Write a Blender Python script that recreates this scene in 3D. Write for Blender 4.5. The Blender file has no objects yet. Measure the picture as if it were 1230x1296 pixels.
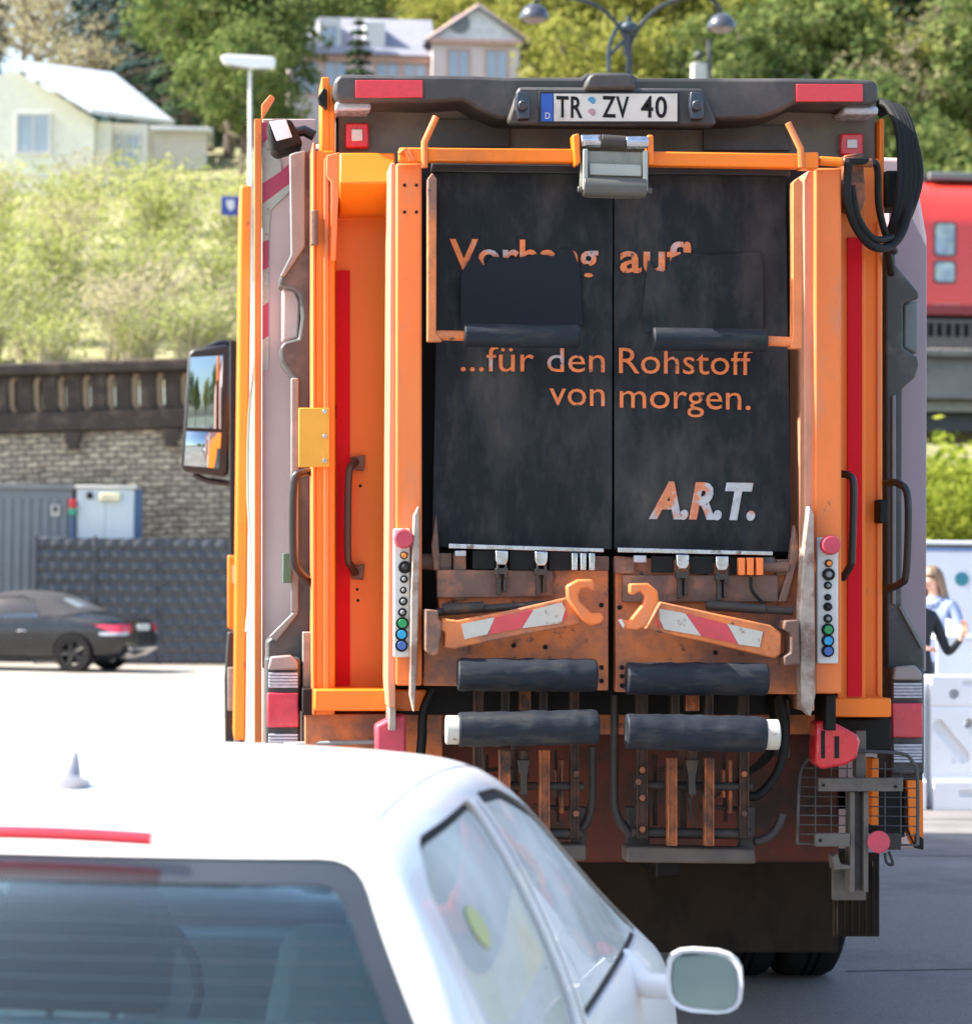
import bpy, bmesh, math, random
from mathutils import Vector, Matrix, noise, Quaternion
R = math.radians
random.seed(7)
S = bpy.context.scene
COL = S.collection

# ------------------------------------------------------------------ camera
F = 3663.0                      # focal length in photo pixels (photo 1230 x 1296)
CAM = Vector((-1.45, -11.0, 1.87))
YAW, PITCH, ROLL = math.atan(345/F), math.atan(69/F), R(0.55)
cam_d = bpy.data.cameras.new('camera'); cam = bpy.data.objects.new('camera', cam_d); COL.objects.link(cam)
cam_d.sensor_fit = 'HORIZONTAL'; cam_d.sensor_width = 36.0; cam_d.lens = F*36.0/1230
cam_d.clip_start = 0.1; cam_d.clip_end = 3000
cam_d.dof.use_dof = True; cam_d.dof.focus_distance = 10.6; cam_d.dof.aperture_fstop = 4.8
RM = Matrix.Rotation(-YAW, 3, 'Z') @ Matrix.Rotation(math.pi/2 + PITCH, 3, 'X') @ Matrix.Rotation(ROLL, 3, 'Z')
cam.matrix_world = Matrix.Translation(CAM) @ RM.to_4x4()
S.camera = cam
S.render.resolution_x, S.render.resolution_y = 971, 1024

# ------------------------------------------------------------------ light
SUN_EL, SUN_AZ = R(45), R(-86)   # azimuth measured from +Y towards +X
w = bpy.data.worlds.new("World"); S.world = w; w.use_nodes = True
nt = w.node_tree; nt.nodes.clear()
sky = nt.nodes.new('ShaderNodeTexSky'); sky.sky_type = 'NISHITA'; sky.sun_disc = False
sky.sun_elevation = SUN_EL; sky.sun_rotation = SUN_AZ; sky.dust_density = 2.0; sky.air_density = 1.0
bg = nt.nodes.new('ShaderNodeBackground'); bg.inputs[1].default_value = 0.15
wo = nt.nodes.new('ShaderNodeOutputWorld')
nt.links.new(sky.outputs[0], bg.inputs[0]); nt.links.new(bg.outputs[0], wo.inputs[0])
sd = bpy.data.lights.new('sun', 'SUN'); sd.energy = 5.0; sd.angle = R(0.53); sd.color = (1.0, 0.95, 0.87)
sun = bpy.data.objects.new('sun', sd); COL.objects.link(sun)
sv = Vector((math.cos(SUN_EL)*math.sin(SUN_AZ), math.cos(SUN_EL)*math.cos(SUN_AZ), math.sin(SUN_EL)))
sun.rotation_euler = sv.to_track_quat('Z', 'Y').to_euler(); sun.location = (-20, 0, 40)
S.view_settings.view_transform = 'Standard'; S.view_settings.look = 'None'
S.view_settings.exposure = 1.5; S.view_settings.gamma = 1
try:
    S.cycles.max_bounces = 6; S.cycles.transparent_max_bounces = 12
    S.cycles.use_denoising = True
except Exception: pass

# ------------------------------------------------------------------ helpers
def P(px, py, Y):
    """the point of the plane y = Y that the photo shows at pixel (px, py)"""
    d = RM @ Vector(((px - 615)/F, (648 - py)/F, -1.0))
    t = (Y - CAM.y)/d.y
    return CAM + d*t
def ppm(Y): return F/(Y - CAM.y)

MATS = {}
def mat(name, col, rough=0.5, metal=0.0, var=0.15, scale=4.0, col2=None, lo=0.5, hi=0.65, scale2=6.0,
        stretch=(1,1,1), bump=0.0, bscale=60.0, coat=0.0, spec=0.5, rvar=0.1, trans=0.0, col3=None, lo3=.55, hi3=.7, scale3=2.0, emit=None):
    if name in MATS: return MATS[name]
    m = bpy.data.materials.new(name); m.use_nodes = True; nt = m.node_tree; N = nt.nodes; L = nt.links
    bs = N['Principled BSDF']; tc = N.new('ShaderNodeTexCoord')
    mp = N.new('ShaderNodeMapping'); mp.inputs['Scale'].default_value = stretch; L.new(tc.outputs['Object'], mp.inputs[0])
    n1 = N.new('ShaderNodeTexNoise'); n1.inputs['Scale'].default_value = scale; n1.inputs['Detail'].default_value = 6
    n1.inputs['Roughness'].default_value = .6
    L.new(mp.outputs[0], n1.inputs['Vector'])
    mr = N.new('ShaderNodeMapRange'); mr.inputs[1].default_value = .3; mr.inputs[2].default_value = .7
    mr.inputs[3].default_value = 1-var; mr.inputs[4].default_value = 1+var; L.new(n1.outputs[0], mr.inputs[0])
    base = N.new('ShaderNodeRGB'); base.outputs[0].default_value = (*col, 1); cur = base.outputs[0]
    def layer(cur, c2, lo, hi, sc):
        nn = N.new('ShaderNodeTexNoise'); nn.inputs['Scale'].default_value = sc; nn.inputs['Detail'].default_value = 8
        nn.inputs['Roughness'].default_value = .65
        L.new(mp.outputs[0], nn.inputs['Vector'])
        r = N.new('ShaderNodeMapRange'); r.inputs[1].default_value = lo; r.inputs[2].default_value = hi; L.new(nn.outputs[0], r.inputs[0])
        mx = N.new('ShaderNodeMix'); mx.data_type = 'RGBA'; L.new(r.outputs[0], mx.inputs[0]); L.new(cur, mx.inputs[6]); mx.inputs[7].default_value = (*c2, 1)
        return mx.outputs[2]
    if col2: cur = layer(cur, col2, lo, hi, scale2)
    if col3: cur = layer(cur, col3, lo3, hi3, scale3)
    hs = N.new('ShaderNodeVectorMath'); hs.operation = 'SCALE'; L.new(cur, hs.inputs[0]); L.new(mr.outputs[0], hs.inputs['Scale'])
    L.new(hs.outputs[0], bs.inputs['Base Color'])
    bs.inputs['Metallic'].default_value = metal; bs.inputs['Specular IOR Level'].default_value = spec
    bs.inputs['Coat Weight'].default_value = coat; bs.inputs['Coat Roughness'].default_value = .05
    rr = N.new('ShaderNodeMapRange'); rr.inputs[1].default_value = .3; rr.inputs[2].default_value = .7
    rr.inputs[3].default_value = max(0, rough-rvar); rr.inputs[4].default_value = min(1, rough+rvar); L.new(n1.outputs[0], rr.inputs[0])
    L.new(rr.outputs[0], bs.inputs['Roughness'])
    if bump:
        nb = N.new('ShaderNodeTexNoise'); nb.inputs['Scale'].default_value = bscale; nb.inputs['Detail'].default_value = 4
        L.new(mp.outputs[0], nb.inputs['Vector'])
        bp = N.new('ShaderNodeBump'); bp.inputs['Strength'].default_value = bump; bp.inputs['Distance'].default_value = .01
        L.new(nb.outputs[0], bp.inputs['Height']); L.new(bp.outputs[0], bs.inputs['Normal'])
    if trans: bs.inputs['Transmission Weight'].default_value = trans
    if emit: bs.inputs['Emission Color'].default_value = (*emit[0], 1); bs.inputs['Emission Strength'].default_value = emit[1]
    MATS[name] = m; return m

def leafmat(name, c1, c2, transl=0.35):
    if name in MATS: return MATS[name]
    m = bpy.data.materials.new(name); m.use_nodes = True; nt = m.node_tree; N = nt.nodes; L = nt.links
    N.clear(); out = N.new('ShaderNodeOutputMaterial')
    g = N.new('ShaderNodeNewGeometry'); mx = N.new('ShaderNodeMix'); mx.data_type = 'RGBA'
    tc = N.new('ShaderNodeTexCoord'); nn = N.new('ShaderNodeTexNoise'); nn.inputs['Scale'].default_value = .9; L.new(tc.outputs['Object'], nn.inputs['Vector'])
    mr = N.new('ShaderNodeMapRange'); mr.inputs[1].default_value = .35; mr.inputs[2].default_value = .65; L.new(nn.outputs[0], mr.inputs[0])
    av = N.new('ShaderNodeMath'); av.operation = 'MULTIPLY_ADD'; L.new(g.outputs['Random Per Island'], av.inputs[0]); av.inputs[1].default_value = .5
    hf = N.new('ShaderNodeMath'); hf.operation = 'MULTIPLY'; L.new(mr.outputs[0], hf.inputs[0]); hf.inputs[1].default_value = .5
    L.new(hf.outputs[0], av.inputs[2]); L.new(av.outputs[0], mx.inputs[0])
    mx.inputs[6].default_value = (*c1, 1); mx.inputs[7].default_value = (*c2, 1)
    d = N.new('ShaderNodeBsdfDiffuse'); t = N.new('ShaderNodeBsdfTranslucent'); ms = N.new('ShaderNodeMixShader'); ms.inputs[0].default_value = transl
    L.new(mx.outputs[2], d.inputs[0]); L.new(mx.outputs[2], t.inputs[0]); L.new(d.outputs[0], ms.inputs[1]); L.new(t.outputs[0], ms.inputs[2])
    L.new(ms.outputs[0], out.inputs[0]); MATS[name] = m; return m

def glassmat(name, tint, gloss=1.0, ior=1.45, painted_sheen=0.0, sheen_col=(.6,.65,.65)):
    if name in MATS: return MATS[name]
    m = bpy.data.materials.new(name); m.use_nodes = True; nt = m.node_tree; N = nt.nodes; L = nt.links
    N.clear(); out = N.new('ShaderNodeOutputMaterial')
    t = N.new('ShaderNodeBsdfTransparent'); t.inputs[0].default_value = (*tint, 1)
    g = N.new('ShaderNodeBsdfGlossy'); g.inputs[0].default_value = (gloss,)*3+(1,); g.inputs[1].default_value = .02
    fr = N.new('ShaderNodeFresnel'); fr.inputs[0].default_value = ior
    ms = N.new('ShaderNodeMixShader'); L.new(fr.outputs[0], ms.inputs[0]); L.new(t.outputs[0], ms.inputs[1]); L.new(g.outputs[0], ms.inputs[2])
    if painted_sheen:  # diffuse layer that paints a pale reflection over the glass
        d = N.new('ShaderNodeBsdfDiffuse'); d.inputs[0].default_value = (*sheen_col,1); tc = N.new('ShaderNodeTexCoord'); nz = N.new('ShaderNodeTexNoise'); nz.inputs['Scale'].default_value = 2.5; nz.inputs['Detail'].default_value = 5; L.new(tc.outputs['Object'], nz.inputs['Vector'])
        mr = N.new('ShaderNodeMapRange'); mr.inputs[1].default_value = .3; mr.inputs[2].default_value = .7; mr.inputs[3].default_value = painted_sheen*.6; mr.inputs[4].default_value = painted_sheen*1.3; L.new(nz.outputs[0], mr.inputs[0])
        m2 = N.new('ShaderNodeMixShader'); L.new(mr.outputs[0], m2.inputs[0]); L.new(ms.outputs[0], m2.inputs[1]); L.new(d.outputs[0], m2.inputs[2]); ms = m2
    L.new(ms.outputs[0], out.inputs[0]); MATS[name] = m; return m

class MB:
    def __init__(s): s.v = []; s.f = []; s.m = []
    def add(s, vs, fs, mi=0):
        b = len(s.v); s.v += [tuple(v) for v in vs]; s.f += [tuple(b+i for i in f) for f in fs]; s.m += [mi]*len(fs); return s
    def box(s, x0, x1, y0, y1, z0, z1, mi=0):
        vs = [(x,y,z) for z in (z0,z1) for y in (y0,y1) for x in (x0,x1)]
        return s.add(vs, [(0,2,3,1),(4,5,7,6),(0,1,5,4),(2,6,7,3),(0,4,6,2),(1,3,7,5)], mi)
    def prism(s, pts, Yf, Yb, mi=0):
        """outline in photo pixels standing in the plane y=Yf, real thickness back to Yb"""
        if isinstance(pts[0], tuple) and len(pts[0]) == 2: w = [P(a, b, Yf) for a, b in pts]
        else: w = pts
        return s.ext([(p.x, p.z) for p in w], Yf, Yb, mi)
    def ext(s, xz, Yf, Yb, mi=0):
        n = len(xz)
        ar = sum(xz[i][0]*xz[(i+1)%n][1]-xz[(i+1)%n][0]*xz[i][1] for i in range(n))
        if ar < 0: xz = xz[::-1]
        vs = [(x,Yf,z) for x,z in xz]+[(x,Yb,z) for x,z in xz]
        fs = [tuple(range(n)), tuple(range(2*n-1, n-1, -1))]+[((i+1)%n, i, i+n, (i+1)%n+n) for i in range(n)]
        return s.add(vs, fs, mi)
    def pbox(s, x0, y0, x1, y1, Yf, Yb, mi=0): return s.prism([(x0,y0),(x1,y0),(x1,y1),(x0,y1)], Yf, Yb, mi)
    def tube(s, pts, r, seg=10, mi=0, caps=True):
        pts = [Vector(p) for p in pts]; n = len(pts); rs = r if isinstance(r, (list,tuple)) else [r]*n
        t0 = (pts[1]-pts[0]).normalized(); up = Vector((0,0,1)) if abs(t0.z) < .9 else Vector((1,0,0))
        a = t0.cross(up).normalized(); vs = []
        for i, p in enumerate(pts):
            t = (pts[min(i+1,n-1)]-pts[max(i-1,0)]).normalized()
            a = (a - t*a.dot(t)).normalized(); b = t.cross(a)
            for k in range(seg):
                th = 2*math.pi*k/seg; vs.append(p + (a*math.cos(th)+b*math.sin(th))*rs[i])
        fs = [(i*seg+k, i*seg+(k+1)%seg, (i+1)*seg+(k+1)%seg, (i+1)*seg+k) for i in range(n-1) for k in range(seg)]
        if caps: fs += [tuple(range(seg-1,-1,-1)), tuple(range((n-1)*seg, n*seg))]
        return s.add(vs, fs, mi)
    def ptube(s, pts, Y, rpx, seg=10, mi=0, sm=0):
        w = [P(q[0], q[1], q[2] if len(q) > 2 else Y) for q in pts]
        if sm: w = smooth(w, sm)
        return s.tube(w, rpx/ppm(Y), seg, mi)
    def cyl(s, p0, p1, r, seg=20, mi=0): return s.tube([p0, p1], r, seg, mi)
    def sphere(s, c, r, seg=14, rings=9, mi=0, sc=(1,1,1)):
        vs = []; c = Vector(c)
        for i in range(rings+1):
            ph = math.pi*i/rings
            for k in range(seg):
                th = 2*math.pi*k/seg
                vs.append(c+Vector((math.sin(ph)*math.cos(th)*sc[0], math.sin(ph)*math.sin(th)*sc[1], math.cos(ph)*sc[2]))*r)
        fs = [(i*seg+k, (i+1)*seg+k, (i+1)*seg+(k+1)%seg, i*seg+(k+1)%seg) for i in range(rings) for k in range(seg)]
        return s.add(vs, fs, mi)
    def lathe(s, prof, c, axis='x', seg=32, mi=0):
        """prof: list of (radius, along)"""
        vs = []; c = Vector(c)
        for r, a in prof:
            for k in range(seg):
                th = 2*math.pi*k/seg; q = (r*math.cos(th), r*math.sin(th))
                v = Vector((a,q[0],q[1])) if axis == 'x' else Vector((q[0],a,q[1])) if axis == 'y' else Vector((q[0],q[1],a))
                vs.append(c+v)
        n = len(prof)
        fs = [(i*seg+k, i*seg+(k+1)%seg, (i+1)*seg+(k+1)%seg, (i+1)*seg+k) for i in range(n-1) for k in range(seg)]
        return s.add(vs, fs, mi)
    def islands(s):
        par = list(range(len(s.v)))
        def fd(a):
            while par[a] != a: par[a] = par[par[a]]; a = par[a]
            return a
        for f in s.f:
            for q in f[1:]: par[fd(q)] = fd(f[0])
        gr = {}
        for f, m in zip(s.f, s.m): gr.setdefault(fd(f[0]), []).append((f, m))
        out = []
        for g in gr.values():
            idx = {}; b = MB()
            for f, m in g:
                for q in f:
                    if q not in idx: idx[q] = len(b.v); b.v.append(s.v[q])
                b.f.append(tuple(idx[q] for q in f)); b.m.append(m)
            out.append(b)
        return out
    def mesh(s, name, mats):
        me = bpy.data.meshes.new(name); me.from_pydata(s.v, [], s.f)
        for m in (mats if isinstance(mats, (list,tuple)) else [mats]): me.materials.append(m)
        if any(s.m): me.polygons.foreach_set('material_index', s.m)
        me.update(); return me

def smooth(pts, n=6):
    out = []
    for i in range(len(pts)-1):
        p0 = pts[max(i-1,0)]; p1 = pts[i]; p2 = pts[i+1]; p3 = pts[min(i+2,len(pts)-1)]
        for k in range(n):
            t = k/n
            out.append(.5*((2*p1)+(-p0+p2)*t+(2*p0-5*p1+4*p2-p3)*t*t+(-p0+3*p1-3*p2+p3)*t**3))
    out.append(pts[-1]); return out

SPLIT = {k: k for k in ('dark_inset','slot','hydraulic_pipe','hydraulic_hose','cross_bar','clamp_strip','strip_end','shaft','bracket_bar','side_cheek','bottom_flap','clamp_ear','clamp_cheek','sleeve','bar_hook','cross_shaft','pull_rod','hopper_web','white_hazard_stripe','red_hazard_stripe','white_sticker','red_sticker','mudguard_edge','connector_box','fairing_rim','axle','coping','gable_trim','roof_unit','seat_belt','foot','roof_seam','mirror_arm')}
SPLIT.update({'side_ribs':'side_rib','corbels':'corbel'})
def fix(me, ang=35, flip=True):
    if flip:
        bm = bmesh.new(); bm.from_mesh(me); bmesh.ops.recalc_face_normals(bm, faces=bm.faces[:]); bm.to_mesh(me); bm.free()
    me.polygons.foreach_set('use_smooth', [True]*len(me.polygons))
    me.set_sharp_from_angle(angle=R(ang)); me.update()

def obj(name, mb, mats, parent=None, bevel=0.0, ang=35, world=True, flip=True):
    if isinstance(mb, MB) and name in SPLIT:
        isl = mb.islands()
        if len(isl) > 1:
            last = None
            for q in isl: last = obj(SPLIT[name]+'\0', q, mats, parent, bevel, ang, world, flip)
            return last
        name = SPLIT[name]
    name = name.replace('\0', '')
    me = mb.mesh(name, mats) if isinstance(mb, MB) else mb
    if not isinstance(mb, MB) and len(me.materials) == 0:
        for q in (mats if isinstance(mats, (list,tuple)) else [mats]): me.materials.append(q)
    fix(me, ang, flip)
    o = bpy.data.objects.new(name, me); COL.objects.link(o)
    if parent is not None:
        o.parent = parent
        if world:
            o.matrix_parent_inverse = wm(parent).inverted()
    if bevel:
        b = o.modifiers.new('bevel', 'BEVEL'); b.width = bevel; b.segments = 2; b.limit_method = 'ANGLE'; b.angle_limit = R(40)
        b.harden_normals = False
    return o
def wm(o):
    M = Matrix.LocRotScale(o.location, o.rotation_euler, o.scale)
    return wm(o.parent) @ o.matrix_parent_inverse @ M if o.parent else M
def tag(o, label, cat=None, group=None, kind=None):
    if label: o['label'] = label
    if cat: o['category'] = cat
    if group: o['group'] = group
    if kind: o['kind'] = kind
    return o
def thing(name, label, cat, loc=(0,0,0), rz=0, group=None):
    o = bpy.data.objects.new(name, None); COL.objects.link(o); o.empty_display_size = .2
    o.location = loc; o.rotation_euler = (0,0,rz); return tag(o, label, cat, group)
def dup(root, loc, rz=0, sc=1.0, label=None):
    r = root.copy(); COL.objects.link(r); r.location = loc; r.rotation_euler = (0,0,rz)
    r.scale = (sc,sc,sc) if not isinstance(sc, tuple) else sc
    if label: r['label'] = label
    for ch in [c for c in bpy.data.objects if c.parent == root]:
        c = ch.copy(); COL.objects.link(c); c.parent = r
        for g in [g for g in bpy.data.objects if g.parent == ch]:
            d = g.copy(); COL.objects.link(d); d.parent = c
    return r
def evalmesh(o):
    dg = bpy.context.evaluated_depsgraph_get(); dg.update()
    return bpy.data.meshes.new_from_object(o.evaluated_get(dg))
def boolean(me, cutters, op='DIFFERENCE'):
    o = bpy.data.objects.new('tmp', me); COL.objects.link(o); tmp = [o]
    for c in cutters:
        k = bpy.data.objects.new('tmpc', c); COL.objects.link(k); tmp.append(k)
        b = o.modifiers.new('b', 'BOOLEAN'); b.operation = op; b.object = k; b.solver = 'EXACT'
    bpy.context.view_layer.update()
    r = evalmesh(o)
    for t in tmp: bpy.data.objects.remove(t)
    return r

# text that lies on a vertical plane of the scene
def text_mesh(s, x0, x1, yb0, yb1, cap, Y, bold=0.0, shear=0.0, dy=None, spacing=1.0):
    cu = bpy.data.curves.new('t', 'FONT'); cu.body = s; cu.offset = bold; cu.shear = shear; cu.resolution_u = 3; cu.space_character = spacing
    o = bpy.data.objects.new('t', cu); COL.objects.link(o); bpy.context.view_layer.update(); me = evalmesh(o)
    cu2 = bpy.data.curves.new('t', 'FONT'); cu2.body = 'H'; o2 = bpy.data.objects.new('t', cu2); COL.objects.link(o2); bpy.context.view_layer.update()
    ch = max(v.co.y for v in evalmesh(o2).vertices)
    xs = [v.co.x for v in me.vertices]; a, b = min(xs), max(xs)
    for v in me.vertices:
        t = (v.co.x-a)/(b-a); px = x0+(x1-x0)*t; py = yb0+(yb1-yb0)*t - v.co.y/ch*cap
        p = P(px, py, Y); v.co = Vector((p.x, Y+(dy(p.x,p.z) if dy else 0), p.z))
    bpy.data.objects.remove(o); bpy.data.objects.remove(o2)
    bm = bmesh.new(); bm.from_mesh(me)
    r = bmesh.ops.extrude_face_region(bm, geom=bm.faces[:])
    for e in r['geom']:
        if isinstance(e, bmesh.types.BMVert): e.co.y -= .0015
    bm.to_mesh(me); bm.free(); me.materials.clear(); return me

# ------------------------------------------------------------------ materials of the vehicles
ORANGE = mat('orange_paint', (.86,.19,.005), .4, var=.1, scale=2, col2=(.42,.11,.025), lo=.54, hi=.78, scale2=3, stretch=(1,1,.35), bump=.06, bscale=20, col3=(.12,.05,.025), lo3=.66, hi3=.72, scale3=18)
ORANGE_D = mat('dusty_orange_paint', (.80,.19,.038), .55, var=.1, scale=3, col2=(.5,.22,.12), lo=.52, hi=.75, scale2=5, stretch=(1,1,.4), col3=(.12,.07,.05), lo3=.68, hi3=.74, scale3=22)
ORANGE_R = mat('worn_rusty_orange', (.62,.18,.05), .65, var=.2, scale=8, col2=(.24,.11,.075), lo=.44, hi=.62, scale2=5, col3=(.05,.04,.035), lo3=.6, hi3=.68, scale3=17, bump=.25, bscale=40)
RUSTY = mat('dirty_steel', (.15,.085,.062), .7, var=.3, scale=9, col2=(.34,.14,.075), lo=.5, hi=.66, scale2=8, bump=.3, bscale=50)
DARKST = mat('oily_dark_steel', (.035,.028,.024), .6, var=.3, scale=9, col2=(.1,.05,.03), lo=.55, hi=.7, scale2=7, bump=.2)
HOPPER = mat('hopper_shaded_orange_grime', (.12,.017,.003), .65, var=.3, scale=3, col2=(.02,.012,.008), lo=.40, hi=.6, scale2=2.5)  # orange darkened for the overhang's shade, with grime blotches over it
CURT = mat('black_rubber_curtain', (.008,.010,.013), .62, var=.3, scale=3, col2=(.075,.066,.058), lo=.47, hi=.75, scale2=2.2, stretch=(1.6,1,.7), col3=(.022,.024,.028), lo3=.52, hi3=.7, scale3=14, bump=.15, bscale=14, spec=.25)
PATCH = mat('black_patch', (.007,.009,.014), .6, var=.2, scale=4, bump=.08, bscale=9, spec=.25)
RUBBER = mat('roller_rubber', (.011,.015,.023), .65, var=.3, scale=12, col2=(.055,.05,.042), lo=.5, hi=.75, scale2=8, stretch=(.5,1,2), bump=.3, bscale=25, spec=.3)
GREYP = mat('grey_plastic', (.045,.047,.048), .5, var=.12, scale=3, col2=(.15,.14,.13), lo=.5, hi=.75, scale2=4, bump=.1, bscale=200)
GREYL = mat('light_grey_plastic', (.17,.185,.185), .5, var=.1, scale=4, col2=(.25,.24,.23), lo=.5, hi=.7)
HOUS = mat('dusty_grey_housing', (.05,.046,.043), .5, var=.15, scale=4, col2=(.11,.1,.085), lo=.48, hi=.7, scale2=3, bump=.1, bscale=150)
BEIGE = mat('grey_beige_panel', (.15,.138,.11), .6, var=.15, scale=5, col2=(.1,.09,.08), lo=.5, hi=.7)
PINK = mat('dusty_pinkish_panel', (.66,.46,.42), .5, var=.08, scale=2, col2=(.66,.55,.53), lo=.45, hi=.65, scale2=1.5, stretch=(1,1,.5), col3=(.2,.15,.13), lo3=.7, hi3=.75, scale3=20)
BLACK = mat('matte_black', (.008,.008,.008), .6, var=.2, spec=.25)
BLACKM = mat('black_metal', (.012,.012,.013), .4, var=.2, bump=.05)
RED = mat('red_reflector', (.62,.02,.03), .3, var=.08, scale=30, coat=.5)
REDD = mat('faded_red', (.5,.05,.08), .5, var=.15, scale=12)
STRIPR = mat('red_strip', (.62,.004,.013), .6, var=.12, scale=4, stretch=(1,1,.4), spec=.2)
STICKW = mat('worn_white_sticker', (.5,.475,.41), .5, var=.08, scale=9, col2=(.3,.2,.15), lo=.6, hi=.68, scale2=26)
STICKR = mat('worn_red_sticker', (.55,.06,.07), .5, var=.1, scale=9, col2=(.3,.15,.12), lo=.62, hi=.7, scale2=26)
WHITEP = mat('white_plastic', (.6,.59,.56), .4, var=.05, col2=(.45,.42,.38), lo=.6, hi=.75)
LENSW = mat('clear_lamp_lens', (.42,.44,.5), .25, var=.15, scale=40, stretch=(1,1,3), coat=.6)
LENSR = mat('red_lamp_lens', (.6,.03,.06), .22, var=.12, scale=30, coat=.7)
CHROME = mat('worn_chrome', (.62,.63,.66), .28, metal=1, var=.2, scale=20, col2=(.2,.15,.12), lo=.58, hi=.66, scale2=20)
YELL = mat('ochre_plate', (.62,.32,.03), .45, var=.08, col2=(.4,.2,.05), lo=.58, hi=.7)
PLATEW = mat('number_plate_white', (.62,.6,.52), .4, var=.05, col2=(.4,.36,.3), lo=.55, hi=.75)
BLUE = mat('number_plate_blue', (.02,.09,.4), .4)
CLAMP = mat('dusty_clamp_grey', (.25,.25,.21), .55, var=.15, scale=8, col2=(.12,.11,.09), lo=.5, hi=.65)
MIRROR = mat('mirror_glass', (.75,.8,.82), .03, metal=1, var=0, rvar=.01)
LETTER = mat('worn_orange_lettering', (.66,.17,.045), .6, var=.2, scale=30, col2=(.38,.34,.34), lo=.58, hi=.66, scale2=5, col3=(.05,.045,.045), lo3=.6, hi3=.66, scale3=38)
FLAP = mat('brown_mud_flap', (.03,.02,.012), .8, var=.3, scale=4, col2=(.014,.011,.009), lo=.45, hi=.65, stretch=(1,1,.4), bump=.1, spec=.2)
TYRE = mat('tyre_rubber', (.013,.012,.012), .85, var=.2, bump=.1, spec=.2)
RIM = mat('grey_rim', (.2,.2,.21), .4, metal=.5)
PALEW = mat('pale_worn_edge', (.36,.29,.24), .6, var=.25, scale=14, col2=(.2,.12,.09), lo=.5, hi=.6)

GEARM = mat('shaded_oily_brown_steel', (.05,.03,.022), .65, var=.3, scale=9, col2=(.12,.05,.03), lo=.5, hi=.66, scale2=8, bump=.3, bscale=50, spec=.3)  # base tone darkened for the shade beneath the hopper, plus oily blotches
GEARO = mat('shaded_oily_orange_steel', (.42,.12,.035), .65, var=.3, scale=9, col2=(.06,.035,.025), lo=.42, hi=.6, scale2=6, bump=.3, bscale=50)  # orange likewise darkened to carry the shade below the hopper
# ------------------------------------------------------------------ the refuse truck
T = thing('refuse_truck', 'orange municipal refuse truck seen from behind with a black rubber loading curtain', 'garbage truck', (-.02, 3.5, 0))
def part(name, mb, m, parent=None, bevel=.004, label=None, **k):
    o = obj(name, mb, m, parent or T, bevel=bevel, **k)
    if label: o['label'] = label
    return o
def X(px, Y): return P(px, 720, Y).x
def Z(py, Y, px=775): return P(px, py, Y).z

# container and cab, both lengthened out of sight to stretch the truck's shadow
b = MB(); xl, xr = X(331,.45), X(1171,.45); zt = Z(268,.45,1165)
b.ext([(xl,.75),(xl,zt-.02),(xl+.06,zt+.22),(xr-.06,zt+.22),(xr,zt-.1),(xr,.75)], .45, 6.7)
body = part('container', b, PINK, bevel=.02)
b = MB()
for y in (1.2,2.1,3.0,3.9,4.7): b.box(xr+.001, xr+.035, y, y+.09, .8, zt-.1)
part('side_ribs', b, ORANGE, body, bevel=.008)
b = MB(); b.box(X(298,5.1), xl-.002, 5.02, 5.95, .9, Z(236,5.1,300)); part('side_cover', b, ORANGE, bevel=.015)
b = MB(); b.pbox(322,150,331,1010, .36, .44); part('side_edge_strip', b, ORANGE_D, bevel=.002)
b = MB(); b.prism([(331,132),(342,119),(348,123),(338,140),(331,152)], .36, .40); part('lifting_eye', b, ORANGE_D, bevel=.003)
# faded panel beside the tail gate
b = MB(); b.pbox(332,150,400,846,.40,.446); part('rear_corner_panel', b, PINK, label='faded pinkish left corner panel')
b = MB(); b.prism([(1124,265),(1150,265),(1173,312),(1172,850),(1124,850)],.36,.446); part('rear_corner_panel', b, mat('dusty_lilac_panel',(.36,.28,.31),.5,var=.08,scale=2,col2=(.42,.22,.22),lo=.5,hi=.7,scale2=1.2,stretch=(1,1,.5)), label='dusty lilac right corner panel')
def chev(name, polys, m):
    b = MB()
    for q in polys: b.prism(q, .392, .3965)
    part(name, b, m, bevel=0)
chev('white_hazard_stripe', [[(332,184),(338,176),(356,205),(356,216),(332,232)], [(332,258),(372,228),(372,236),(342,266),(340,303),(332,306)], [(332,342),(340,338),(340,382),(332,387)], [(332,430),(340,425),(340,468),(332,470)]], STICKW)
chev('red_hazard_stripe', [[(332,155),(340,155),(344,168),(332,183)], [(332,232),(356,216),(374,200),(372,228),(332,258)], [(332,306),(340,303),(340,338),(332,342)], [(332,387),(340,382),(340,425),(332,430)]], mat('crimson_stripe',(.5,.06,.12),.5,var=.1))
b = MB(); b.prism([(338,158),(342,150),(368,150),(374,160),(384,182),(352,193),(344,188)], .1, .3); s_ = part('area_lamp', b, BLACK, bevel=.012)
b = MB(); b.prism([(341,153),(362,151),(370,173),(350,178)], .094, .101); part('lens', b, mat('lamp_lens_white',(.75,.77,.9),.25,coat=.6), s_, bevel=.003)
b = MB(); b.ptube([(372,168),(385,165),(398,172)], .25, 7); part('lamp_bracket', b, BLACKM)

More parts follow.
